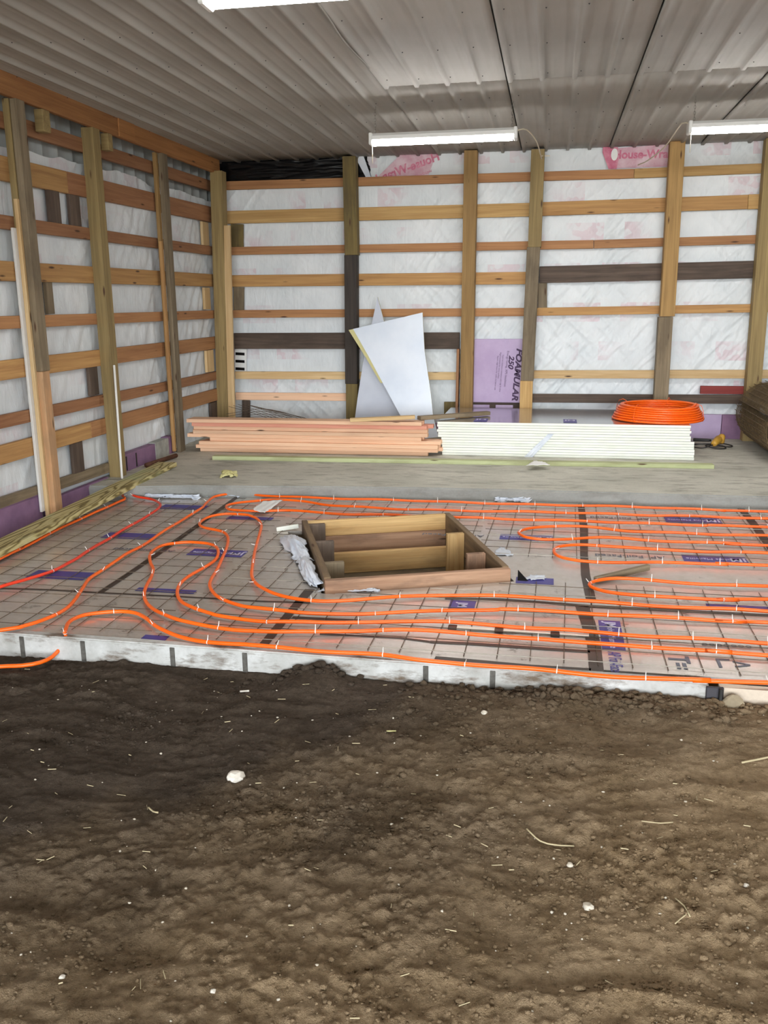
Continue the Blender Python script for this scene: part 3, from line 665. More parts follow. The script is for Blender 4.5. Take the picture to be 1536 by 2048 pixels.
# ================================================================== THE PIT FORM
box = empty('pit_form', BC); tag(box, 'open wooden form box set in the foil floor among the orange tubes', 'wooden box')
T = .04
def bxb(name, a0, b0, a1, b1, z0, z1, mat, t=T):
    return board(name, BX(a0, b0, (z0+z1)/2), BX(a1, b1, (z0+z1)/2), z1-z0, t, (0, 0, 1), mat, box)
hw_, hd = BWD/2, BDP/2
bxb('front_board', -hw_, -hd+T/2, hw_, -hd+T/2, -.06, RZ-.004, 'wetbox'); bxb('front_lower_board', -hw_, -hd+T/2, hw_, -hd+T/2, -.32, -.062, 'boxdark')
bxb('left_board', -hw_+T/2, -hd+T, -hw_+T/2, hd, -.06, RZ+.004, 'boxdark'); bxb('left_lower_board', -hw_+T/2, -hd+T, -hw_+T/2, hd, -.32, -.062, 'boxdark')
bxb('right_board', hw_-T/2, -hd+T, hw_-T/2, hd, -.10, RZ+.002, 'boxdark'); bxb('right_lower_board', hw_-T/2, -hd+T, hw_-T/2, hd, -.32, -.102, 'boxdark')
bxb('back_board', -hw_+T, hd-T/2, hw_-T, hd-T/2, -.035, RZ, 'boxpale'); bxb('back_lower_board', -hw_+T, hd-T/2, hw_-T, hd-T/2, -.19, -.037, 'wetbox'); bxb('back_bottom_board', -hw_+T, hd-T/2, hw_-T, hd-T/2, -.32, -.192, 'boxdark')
mid = .02
bxb('divider_board', -hw_+T+.002, .31, hw_-T-.002, .31, -.205, -.06, 'boxpale')
for sgn, b, zt, m in ((-1, .648, .066, 'boxgrey'), (-1, .16, .07, 'boxgrey'), (-1, -.33, .07, 'grey'), (1, .17, .07, 'boxpale'), (1, -.33, .07, 'wetbox')):
    a = sgn*(hw_-T-.062); bb = board('cleat', BX(a, b, -.205), BX(a, b, zt), .12, .04, ex, m, box)
pit = put('pit_bottom', prism(rect(-hw_+T+.001, hw_-T-.001, -hd+T+.001, hd-T-.001), -.34, -.206), 'sand', box)

# plastic bunched around the form
tag(crumple('plastic_sheet', [PZ(556, 1078, .004), PZ(598, 1072, .03), PZ(628, 1122, .03), PZ(588, 1122, .004)], 'whiteplastic', .022, 40, 3.2, 3, None, .05), 'crumpled white plastic bunched against the left side of the pit form', 'plastic sheet')
tag(crumple('plastic_sheet', [PZ(590, 1122, .006), PZ(618, 1114, .03), PZ(644, 1170, .02), PZ(618, 1174, .004)], 'whiteplastic', .018, 36, 3.2, 8, None, .05), 'crumpled white plastic by the near left corner of the pit form', 'plastic sheet')
tag(crumple('plastic_sheet', [PZ(640, 1182, .005), PZ(760, 1184, .004), PZ(745, 1176, .012), PZ(655, 1172, .015)], 'whiteplastic', .008, 26, 6, 12), 'flat white plastic strip along the front of the pit form', 'plastic sheet')
o = tag(put('black_flap', slabpoly([PZ(1036, 1140, .05), PZ(1056, 1162, .004), PZ(1035, 1161, .004)], (.3, 1, 0), .004), 'blackplastic'), 'small black flap at the right front corner of the pit form', 'flap')
tag(crumple('plastic_scrap', [PZ(1050, 1160, .003), PZ(1092, 1160, .003), PZ(1088, 1152, .003), PZ(1060, 1150, .003)], 'whiteplastic', .008, 14, 4, 14), 'torn white scrap just right of the black flap', 'scrap')
tag(crumple('plastic_scrap', [PZ(985, 1110, .003), PZ(1026, 1112, .003), PZ(1022, 1104, .012), PZ(1000, 1092, .003)], 'whiteplastic', .008, 14, 4, 15), 'torn white scrap beside the sloping right rim of the pit form', 'scrap')
tag(board('foam_strip', PZ(553, 1059, .015), PZ(597, 1052, .03), .03, .02, (0, 0, 1), 'foamedge'), 'white foam strip at the back left corner of the pit form', 'foam strip')
tag(crumple('plastic_scrap', [PZ(505, 1020, .03), PZ(530, 1026, .03), PZ(566, 1000, .03), PZ(525, 1003, .03)], 'paper', .006, 16, 3, 21), 'clear pale film scrap lying over the tube loop at the back', 'scrap')
for i, (u1, u2, v, seed, lab) in enumerate(((289, 400, 993, 31, 'frayed white plastic at the foot of the slab by the treated plank'), (395, 480, 989, 32, 'white plastic strip at the foot of the slab behind the orange tubes'), (990, 1060, 999, 33, 'white plastic strip below the slab edge under the foam stack'), (1315, 1350, 1005, 34, 'folded white plastic below the slab edge under the coil'), (1355, 1395, 1006, 35, 'last white plastic scrap along the slab edge'))):
    tag(crumple('plastic_scrap', [PZ(u1, v+3, .004), PZ(u2, v+5, .004), PZ(u2, v-3, .03), PZ(u1, v-4, .03)], 'whiteplastic', .016, 24, 5, seed), lab, 'scrap')
tag(board('wood_stake', PZ(1190, 1160, .02), PZ(1297, 1134, .03), .036, .03, (0, 0, 1), 'grey'), 'short weathered wooden stake lying on the tubes right of the pit', 'stake')
st = empty('foam_lath', PZ(1040, 1264, .006)); tag(st, 'white foam lath with dark tape marks between the front tubes', 'lath')
board('strip', PZ(895, 1254, .006), PZ(1178, 1271, .006), .035, .008, (0, 1, 0), 'foamedge', st)
for u, v in ((905, 1254.5), (998, 1260), (1110, 1268)): p = PZ(u, v, .0075); board('tape_band', p-Vector((.022, 0, 0)), p+Vector((.022, 0, 0)), .048, .012, (0, 1, 0), 'tape', st)

# ================================================================== WIRE MESH
def inbox(p, m=.05):
    d = p-BC; a, b = d.dot(ex), d.dot(ey); return abs(a) < BWD/2+m and abs(b) < BDP/2+m
def clipped(a, b, m=.05):
    n = max(2, int((b-a).length/.02)); out, run = [], None
    for i in range(n+1):
        p = a.lerp(b, i/n); ok = not inbox(p, m) and p.y > curb_y(p.x)+.07
        if ok and run is None: run = p
        if run is not None and (not ok or i == n):
            if (p-run).length > .06: out.append((run, p))
            run = None
    return out
_cyl = {}
def cylm(r, L, n=5):
    vs = [(s*L/2, r*math.cos(2*math.pi*k/n), r*math.sin(2*math.pi*k/n)) for s in (-1, 1) for k in range(n)]
    return mesh('wire', vs, [(k, (k+1) % n, n+(k+1) % n, n+k) for k in range(n)], True)
WM = {k: cylm(.0021, 1.) for k in ('wire', 'wirebright')}
def wiremesh(x0, x1, y0, y1, label, rot=0., ph=0.):
    e = empty('wire_mesh', ((x0+x1)/2, (y0+y1)/2, .008)); tag(e, label, 'wire mesh', 'reinforcing mesh sheets on the foil floor')
    cc = Vector(((x0+x1)/2, (y0+y1)/2, 0)); rm = Matrix.Rotation(rot, 3, 'Z')
    def w(a, b, z, mat='wire'):
        for p, q in clipped(cc+rm@(a-cc), cc+rm@(b-cc)):
            p.z = q.z = z; L = (q-p).length; me = WM[mat]
            put('wire', me, mat, e, frame(p, q, (0, 0, 1)) @ Matrix.Diagonal((L, 1, 1, 1)))
    for i, x in enumerate(np.arange(x0+.03, x1, .1524)): w(Vector((x, y0, 0)), Vector((x+random.uniform(-.01, .01), y1, 0)), .0055)
    for i, y in enumerate(np.arange(y0+.03, y1, .1524)): w(Vector((x0, y, 0)), Vector((x1, y+random.uniform(-.01, .01), 0)), .0105, 'wire' if x0 < -2 or i % 3 else 'wirebright')
wiremesh(-3.62, -1.95, 3.84, 6.72, 'rusty wire mesh sheet on the foil along the treated plank', .015)
wiremesh(-1.90, -.45, 5.0, 7.0, 'rusty wire mesh sheet behind and left of the pit form', -.01)
wiremesh(-.42, 5.2, 5.47, 7.02, 'rusty wire mesh sheet under the back right tube loops', -.02)
wiremesh(-1.90, 5.2, 3.80, 4.99, 'rusty wire mesh sheet along the footing in front of the pit', -.012)

# ================================================================== HEATING TUBE
TR, TZ = .0100, .0235
def c1(*p): return [(x/2.954, 960+y/2.954) for x, y in p]
def c2(*p): return [(500+x/2.743, 960+y/2.743) for x, y in p]
def c3(*p): return [(1000+x/2.866, 960+y/2.866) for x, y in p]
zt_proto = None
def ziptie():
    vs, fs = [], []; n = 10; R = TR+.0012
    for k in range(n):
        t = 2*math.pi*k/n
        for x in (-.0022, .0022): vs.append((x, R*math.cos(t), R*math.sin(t)))
    fs = [(2*k, 2*k+1, (2*k+3) % (2*n), (2*k+2) % (2*n)) for k in range(n)]
    m = len(vs); vs += [(-.002, -.002, R), (.002, -.002, R), (.002, .002, R), (-.002, .002, R), (-.001, .006, R+.024), (.001, .006, R+.024), (.001, .008, R+.024), (-.001, .008, R+.024)]
    fs += [(m, m+1, m+5, m+4), (m+1, m+2, m+6, m+5), (m+2, m+3, m+7, m+6), (m+3, m, m+4, m+7)]
    return mesh('zip_tie', vs, fs)
ztm = ziptie(); ztm.materials.append(M['ziptie'])
def tube(pts, label, mat='tube', ext=True, every=.42, pre=(), name='heating_tube'):
    P = [PZ(u, v, TZ) for u, v in pts]
    if ext: d = (P[-1]-P[-3]).normalized(); P.append(P[-1]+d*(3.2 if d.x > 0 else .45))
    P = [Vector(p) for p in pre]+P
    if pre and P[0].x > .5: d = (P[0]-P[2]).normalized(); d.z = 0; P.insert(0, P[0]+d*2.2)
    path = catmull(P, .03)
    for i, p in enumerate(path): p.z += .003*math.sin(i*.31)*(p.z > .01)
    o = put(name, sweep(path, TR, 10), mat); tag(o, label, 'tube', 'orange heating tube runs')
    acc, nxt = 0., .2
    for i in range(1, len(path)):
        acc += (path[i]-path[i-1]).length
        if acc > nxt and path[i].z > .01 and -3.6 < path[i].x < 2.4:
            nxt = acc+every*random.uniform(.75, 1.25); d = (path[i]-path[i-1]).normalized()
            m = frame(path[i]-d*.01, path[i]+d*.01, Vector((0, 0, 1)).cross(d)); m = m @ Matrix.Rotation(random.uniform(-1.2, 1.2), 4, 'X')
            z = bpy.data.objects.new('zip_tie', ztm); C.objects.link(z); z.matrix_world = m; z.parent = o
    return o
def back(u, v, du=-60, dv=30): return (u+du, v+dv)
tube(c1((795, 70), (750, 76), (724, 92), (738, 112), (690, 132), (545, 200), (400, 262), (280, 326), (150, 390), (75, 428), (0, 468)), 'orange tube running closest to the treated plank on the left', 'tube', every=.5)
tube(c1((838, 68), (775, 76), (800, 97), (900, 113), (946, 142), (935, 170), (880, 205), (760, 277), (650, 341), (570, 387), (460, 461), (400, 491), (310, 535), (150, 590), (0, 634)), 'red-faded tube winding second from the treated plank', 'tubered', every=.36)
tube(c1((0, 890), (150, 862), (280, 816), (390, 757), (450, 697), (490, 640), (530, 580), (600, 532), (690, 476), (750, 436), (850, 380), (970, 302), (1090, 226), (1190, 168), (1215, 138), (1262, 100), (1350, 84), (1450, 80))+c2((0, 78), (165, 90), (460, 101), (900, 113), (1170, 123))+c3((200, 141), (500, 147), (900, 158), (1270, 174), (1536, 182)), 'orange tube sweeping from the left front up along the slab edge', pre=[PZ(-330, 1305, TZ)])
tube(c3((1536, 222), (1160, 209), (800, 200), (560, 192), (220, 183))+c2((1160, 168), (850, 160), (640, 150), (450, 139), (300, 118), (130, 108))+c1((1536, 120), (1420, 131), (1352, 146), (1336, 160), (1360, 177), (1440, 182), (1530, 182))+c2((200, 166), (360, 178), (500, 186), (640, 189), (780, 192), (950, 200), (1135, 205), (1300, 209))+c3((0, 222), (220, 229), (450, 234), (700, 244), (930, 252), (1160, 259), (1536, 270)), 'orange hairpin tube loop passing behind the pit form', pre=[PZ(1860, 1048, TZ)])
tube(c3((1536, 752), (1190, 735), (800, 716), (540, 697), (235, 674))+c2((1400, 637), (1150, 633), (1000, 631), (850, 637), (700, 650), (560, 660), (400, 662), (250, 650), (150, 630), (90, 606), (35, 570), (10, 522), (14, 470), (25, 400), (36, 350), (55, 290), (62, 245), (40, 212), (0, 196))+c1((1450, 206), (1330, 202), (1240, 215), (1190, 240), (1180, 265), (1215, 285), (1290, 300), (1330, 315), (1348, 345), (1336, 410), (1310, 470), (1280, 530), (1247, 590), (1240, 630), (1260, 665), (1290, 690), (1350, 716), (1440, 744), (1530, 757))+c2((190, 720), (300, 730), (500, 733), (650, 733), (800, 728), (960, 721), (1120, 713), (1360, 711))+c3((0, 741), (225, 749), (380, 756), (540, 766), (700, 775), (890, 785), (1100, 796), (1415, 812), (1536, 817)), 'orange tube looping round the left side of the pit form', pre=[PZ(1900, 1245, TZ)])
tube(c3((1536, 934), (1105, 909), (800, 891), (540, 873), (380, 860), (180, 848), (0, 833))+c2((1200, 785), (1020, 778), (800, 775), (630, 778), (450, 784), (310, 781), (150, 776))+c1((1536, 832), (1310, 805), (1250, 792), (1150, 760), (1075, 720), (1048, 670), (1060, 620), (1110, 575), (1200, 520), (1270, 470), (1290, 430), (1275, 396), (1220, 375), (1120, 365), (1030, 371), (960, 386), (910, 415), (885, 450), (890, 490), (905, 520), (895, 570), (870, 620), (852, 670), (862, 715), (900, 756), (960, 790), (1060, 830), (1250, 866), (1400, 884), (1500, 889))+c2((130, 832), (260, 833), (400, 833), (620, 826), (760, 819), (880, 821), (1080, 835), (1250, 848))+c3((0, 893), (220, 910), (400, 928), (540, 938), (755, 949), (1000, 965), (1330, 990), (1536, 1005)), 'orange tube with a bulb-shaped loop left of the pit form', pre=[PZ(1900, 1310, TZ)])
g0 = PZ(126, 1279, -.012)
tube(c1((384, 905), (391, 880), (400, 852), (430, 825), (500, 796), (620, 778), (720, 773), (800, 783), (860, 815), (910, 858), (960, 886), (1050, 920), (1160, 945), (1300, 962), (1450, 973))+c2((0, 907), (190, 921), (400, 938), (690, 957), (900, 984), (1100, 1000), (1250, 1014))+c3((0, 1071), (200, 1086), (400, 1104), (520, 1115), (750, 1131), (1000, 1143), (1200, 1149), (1536, 1157)), 'orange tube running right along the footing and out under it', every=.42,
     pre=[PZ(-150, 1352, -.095), PZ(-60, 1340, -.09), PZ(0, 1333, -.088), PZ(45, 1331, -.086), PZ(80, 1325, -.083), PZ(104, 1314, -.085), Vector((g0.x-.02, 3.76, -.06)), g0+Vector((0, .03, -.02))])
tube(c3((1536, 320), (1160, 309), (950, 301), (720, 290), (580, 276), (470, 268), (345, 264), (220, 268), (150, 279), (112, 296), (108, 306), (125, 320), (160, 332), (240, 340), (360, 338), (520, 330), (600, 330), (740, 338), (850, 345), (1100, 356), (1380, 366), (1536, 373)), 'upper orange hairpin right of the pit form', pre=[PZ(1860, 1082, TZ)])
tube(c3((1536, 420), (1160, 409), (880, 398), (750, 388), (620, 378), (500, 370), (430, 371), (360, 379), (320, 392), (309, 408), (320, 428), (360, 445), (450, 460), (560, 468), (740, 475), (900, 473), (1080, 474), (1300, 483), (1536, 491)), 'middle orange hairpin right of the pit form', pre=[PZ(1860, 1120, TZ)])
tube(c3((1536, 609), (1290, 603), (1130, 594), (980, 582), (830, 571), (670, 566), (580, 573), (530, 584), (512, 598), (538, 616), (600, 635), (690, 650), (850, 666), (1000, 675), (1180, 682), (1370, 686), (1536, 684)), 'lowest orange hairpin right of the pit form, beside the stake', pre=[PZ(1860, 1178, TZ)])

# ================================================================== ON THE SLAB
# lumber stack: left and right end in the picture, top to bottom
LY = PZ(600, 908, ZS).y
rows = [(375, 843, 'pink'), (384.5, 853, 'rose'), (388, 854, 'pink'), (388, 855, 'pink'), (376, 842, 'pink'), (420, 881, 'pink'), (400, 875, 'pink'), (393, 875, 'pink'), (401, 855, 'pink')]
ords = ['topmost', 'second', 'third', 'fourth', 'fifth', 'sixth', 'seventh', 'eighth', 'bottom']
for i, (u1, u2, m) in enumerate(rows):
    z = ZS+.038*(8-i)+.019+.003; v = 844+i*7.6
    for k in (0, 1):
        a, b = PY(u1, v, LY), PY(u2, v+2, LY); y = LY+.0445+k*.092; off = 0 if k == 0 else random.uniform(-.06, .06)
        o = board('lumber_board', (a.x+off, y-.03+.012*(i % 3), z), (b.x+off, y+.0+.012*(i % 3), z), .089, .0365, (0, 1, 0), m)
        tag(o, ('%s fresh two-by-four of the stack, front row' if k == 0 else '%s fresh two-by-four of the stack, rear row behind') % ords[i] + (' on the slab'), 'lumber', 'fresh boards stacked on the slab')
tag(board('scrap_board', PZ(700, 840, .464), PZ(830, 834, .49), .075, .034, (0, 1, 0), 'pale'), 'pale short board lying askew on top of the lumber stack', 'lumber')
tag(board('grey_plank', PZ(838, 836, .468), PZ(977, 826, .462), .075, .038, (0, 1, 0), 'grey'), 'grey weathered plank bridging the lumber stack and the foam stack', 'plank')
A, B = PZ(424, 920, ZS), PZ(1428, 938, ZS)
tag(board('treated_board', A+Vector((0, .045, .0195)), B+Vector((0, .045, .0195)), .089, .038, (0, 1, 0), 'green'), 'long pale green treated board along the front of both stacks', 'lumber')
# foam board stack
SY = PZ(887, 911, ZS).y+.03
sx0, sx1 = PY(882, 850, SY).x, PY(1388, 862, SY).x
ordn = ['top', 'second', 'third', 'fourth', 'fifth', 'sixth', 'seventh', 'eighth', 'ninth', 'tenth', 'eleventh', 'twelfth', 'thirteenth']
NF, FT = 13, .0258
for i in range(NF):
    z1 = ZS+FT*(NF-i)+.001; dx = (-.03 if i < 6 else .012)+random.uniform(-.008, .008)
    me = boxmesh(2.42, 1.20, FT-.0022, .001); me.materials.append(M['foamedge']); me.materials.append(M['foiltop'])
    for p in me.polygons: p.material_index = 1 if abs(p.normal.z) > .9 else 0
    o = put('foam_board', me, None, None, Matrix.Translation(((sx0+sx1)/2+dx, SY+.60+random.uniform(-.004, .004), z1-FT/2)))
    tag(o, '%s foil-faced foam board of the stack under the orange coil' % ordn[i] if i < NF-1 else 'bottom foil-faced foam board of the stack, on the slab', 'foam board', 'foam boards stacked on the slab')
    if i == 0: topfoam = o
ZT = ZS+FT*NF+.001
for u, v in ((962, 840), (1140, 842)):
    p = PZ(u, v, ZT+.001); b = put('printed_label', mesh('lab', [(-.065, -.13, 0), (.065, -.13, 0), (.065, .13, 0), (-.065, .13, 0)], [(0, 1, 2, 3)]), 'navy', topfoam, Matrix.Translation(p))
    tx = put('printed_text', textmesh('JM', .10, .003), 'whiteprint'); tx.parent = b; tx.location = (0, .04, .001)
tag(crumple('plastic_scrap', [PY(1044, 918, SY-.012), PY(1062, 918, SY-.012), PY(1108, 868, SY-.012), PY(1096, 868, SY-.012)], 'whiteplastic', .004, 20, 5, 41), 'clear film strip hanging down the front of the foam stack', 'scrap')
tag(crumple('paper_scrap', [PZ(1053, 931, ZS+.045), PZ(1100, 931, ZS+.045), PZ(1092, 925, ZS+.05), PZ(1068, 922, ZS+.05)], 'paper', .006, 12, 3, 43), 'white paper scrap on the green board before the foam stack', 'paper')
# coil of spare tube
cc = PZ(1317, 838, ZT); cc = Vector((PY(1316, 836, SY+.45).x, SY+.47, ZT)); pts = []
lay = [(.435, .012, 3), (.415, .034, 3), (.405, .055, 3), (.395, .076, 2), (.39, .097, 2), (.385, .118, 2), (.378, .139, 2)]
coil = empty('tube_coil', cc); tag(coil, 'large coil of bright orange tube lying on the foam stack', 'coil')
th = 0.
for R_, z_, n_ in lay:
    for j in range(n_):
        base = R_-j*.022; wob = random.uniform(-.006, .006)
        for k in range(48):
            a = 2*math.pi*k/48; sq = .012*math.sin(2*a+z_*30)+wob*math.cos(a*3)
            pts.append(cc+Vector(((base+sq)*math.cos(a), (base+sq)*.98*math.sin(a), z_+.004*math.sin(a*2+j)+(.021*(k-40)/8 if k > 40 and j == n_-1 else 0))))
put('tube_windings', sweep(pts, .0108, 8), 'tube', coil)
ring = [cc+Vector((.405*math.cos(a), .40*math.sin(a), .03)) for a in np.linspace(.3, 1.2, 9)]
for a in (-2.2, -.5, 1.2, 2.6):
    p = cc+Vector((.40*math.cos(a), .40*math.sin(a), 0)); r = Vector((math.cos(a), math.sin(a), 0))
    put('coil_band', sweep(catmull([p-r*.055+Vector((0, 0, .01)), p+r*.055+Vector((0, 0, .01)), p+r*.03+Vector((0, 0, .158)), p-r*.055+Vector((0, 0, .155)), p-r*.055+Vector((0, 0, .01))], .04), .003, 5), 'tube', coil)

# leaning foam offcuts
def offcut(name, uvs, y0, yb, ztop, face, label, edge=()):
    """sheet leaning back: stands at depth y0 on the slab, leans to depth yb at height ztop"""
    n = Vector((0, -(ztop-ZS), (yb-y0))).normalized()        # towards the viewer
    P0 = Vector((0, y0, ZS)); pts = []
    for u, v in uvs:
        d = ray(u, v); t = (P0-O).dot(n)/d.dot(n); pts.append(O+d*t)
    for p in pts: p.z = max(p.z, ZS+.002)
    e = empty(name, (pts[-1].x, y0, ZS)); tag(e, label, 'foam sheet')
    put('foam_core', slabpoly(pts, -n, .024), 'yellowedge', e)
    put('foil_face', slabpoly([p+n*.0015 for p in pts], -n, .0012), face, e)
    if edge:
        Q = []
        for u, v in edge: d = ray(u, v); Q.append(O+d*((P0-n*.004-O).dot(n)/d.dot(n)))
        put('cut_edge', slabpoly(Q, -n, .018), 'yellowedge', e)
    return e
offcut('foam_offcut', ((755, 594), (770, 650), (805, 760), (830, 860), (708, 860), (710, 835), (716, 790), (728, 715), (744, 645)), 9.80, 9.97, 1.9, 'foilgrey', 'tall pointed grey offcut sheet leaning behind the white one')
offcut('foam_offcut', ((706, 658), (845, 625), (849, 700), (862, 790), (866, 830), (877, 874), (850, 877), (812, 850), (799, 828), (765, 765), (736, 711)), 9.62, 9.92, 1.7, 'foilblue', 'large pale blue-white offcut sheet leaning behind the stacks', ((697, 660), (712, 657), (740, 711), (770, 765), (761, 766), (732, 716)))
# studs and lath leaning in the corner
tag(board('leaning_stud', PY(454, 451, 9.9), PY(465, 872, 9.82), .078, .038, (1, 0, 0), 'pale'), 'dirty two-by-four stud standing in the back left corner', 'stud')
tag(board('white_lath', PX(228, 730, XL+.03), PX(244, 957, XL+.06), .045, .018, (.6, -1, 0), 'whitewood'), 'white painted lath leaning on the green post of the left wall', 'lath')
# treated plank and pipe at the left
A, B = (PZ(9, 1080, .05)+PZ(70, 1082, .05))/2, (PZ(333, 917, .15)+PZ(337, 930, .15))/2
d = (B-A).normalized(); A2 = A-d*1.5; A2.z = max(.03, A2.z); A2.z = .03; B2 = B.copy(); B2.z = .128
tag(board('treated_plank', A2, B2, .185, .038, (1, 0, 0), 'plank'), 'long yellow-green treated plank with bold grain along the left wall', 'plank')
tag(put('rusty_pipe', sweep([PZ(352, 911, ZS+.024)+Vector((-.06, -.55, 0)), PZ(352, 911, ZS+.024)], .022, 12), 'rust'), 'rusty pipe end sticking out past the treated plank', 'pipe')
tag(crumple('yellow_scrap', [PZ(440, 955, ZS+.004), PZ(474, 956, ZS+.004), PZ(470, 946, ZS+.02), PZ(448, 942, ZS+.03)], 'yellowscrap', .022, 18, 3, 51, None, .02, .004), 'crumpled pale yellow scrap on the slab near the edge', 'scrap')
tag(crumple('foam_crumb', [PX(345, 880, XG+.04), PX(364, 876, XG+.04), PX(364, 870, XG+.02), PX(346, 872, XG+.02)], 'foamedge', .012, 14, 4, 53, None, .01, .01), 'white foam lump on the purple board by the left wall', 'foam lump')
# tangled wire heap behind the lumber
e = empty('wire_tangle', PY(540, 850, 9.2)); tag(e, 'tangled scrap of wire mesh behind the lumber stack', 'wire scrap')
for i in range(9):
    a = PY(475+i*9, 812+abs(i-3)*2.2, 9.3+.03*i); b = PY(545+i*10, 844, 9.1+.02*i); b2 = Vector((b.x+.12, b.y, ZS+.004))
    put('wire', sweep(catmull([a+Vector((-.1, 0, .03)), (a+b)/2+Vector((0, 0, .02)), b, b2]), .0025, 5), 'wire', e)
for i in range(5):
    a = PY(452, 828+i*5, 9.2); b = PY(530, 818+i*5, 9.3); c = PY(615, 838+i*3, 9.1)
    put('wire', sweep(catmull([a, b, c]), .0025, 5), 'wire', e)
# power tool with cord
pt = PZ(1432, 895, ZS); e = empty('power_tool', pt); tag(e, 'yellow corded power tool on the slab right of the foam stack', 'power tool')
def lathe(prof, n=14):
    vs = [(x, r*math.cos(2*math.pi*k/n), r*math.sin(2*math.pi*k/n)) for x, r in prof for k in range(n)]; m = len(prof)
    fs = [(i*n+k, i*n+(k+1) % n, (i+1)*n+(k+1) % n, (i+1)*n+k) for i in range(m-1) for k in range(n)]+[tuple(range(n)), tuple(range(m*n-1, (m-1)*n-1, -1))]
    me = mesh('lathe', vs, fs, True); bm = bmesh.new(); bm.from_mesh(me); bmesh.ops.recalc_face_normals(bm, faces=bm.faces); bm.to_mesh(me); bm.free(); return me
put('motor_body', lathe([(-.10, .018), (-.09, .030), (-.03, .036), (.02, .042), (.07, .044), (.09, .036), (.095, .01)]), 'yellowtool', e, frame(pt+Vector((-.03, -.05, .05)), pt+Vector((.04, .09, .075)), (0, 0, 1)))
put('gear_head', lathe([(-.05, .02), (-.04, .034), (.03, .036), (.045, .022), (.05, .012)]), 'yellowtool', e, frame(pt+Vector((.06, .08, .03)), pt+Vector((.065, .09, .13)), (0, 1, 0)))
put('side_handle', lathe([(-.09, .014), (-.08, .018), (.06, .015), (.09, .011)]), 'blackcord', e, frame(pt+Vector((-.22, .12, .06)), pt+Vector((-.03, .08, .06)), (0, 0, 1)))
put('power_cord', sweep(catmull([pt+Vector(q) for q in ((-.05, -.09, .04), (-.15, -.12, .012), (-.24, -.05, .012), (-.19, .05, .02), (-.05, .03, .03), (.1, -.02, .012), (.17, .05, .012), (.1, .14, .02), (.0, .02, .03), (-.12, -.08, .03), (-.02, -.15, .012), (.08, -.1, .012), (.02, -.03, .03), (-.2, -.01, .035), (-.27, .04, .012))], .02), .006, 7), 'blackcord', e)
# roll of wire mesh at the right
ra, rb = Vector((2.62, 10.0, ZS)), Vector((2.60, 8.55, ZS)); RR = .33
e = empty('mesh_roll', (2.28, 9.2, ZS)); tag(e, 'big roll of rusty wire mesh standing at the right edge', 'mesh roll')
def spiral(y, turns=5, r1=RR, r0=.14, x0=2.28):
    return [Vector((x0+(r0+(r1-r0)*k/(turns*30))*math.cos(k*2*math.pi/30), y+.02*math.sin(k*.7), ZS+RR+.003+(r0+(r1-r0)*k/(turns*30))*math.sin(k*2*math.pi/30))) for k in range(turns*30+1)]
sm = sweep(spiral(0), .0035, 5); sm.materials.append(M['rollwire'])
for i, y in enumerate(np.arange(8.55, 9.98, .045)): put('wire_ring', sm, None, e, Matrix.Translation((0, y, 0)))
for t in range(5):
    for k in range(36):
        rr = .14+(RR-.14)*(t+1)/5-.008; a = (k+t*.37)/36*2*math.pi+.1*t
        c = Vector((2.28+rr*math.cos(a), 0, ZS+RR+.003+rr*math.sin(a)))
        put('wire', cylm(.0035, 1.), 'rollwire', e, frame(c+Vector((0, 8.55, 0)), c+Vector((0, 9.97, 0)), (0, 0, 1)) @ Matrix.Diagonal((1.42, 1, 1, 1)))

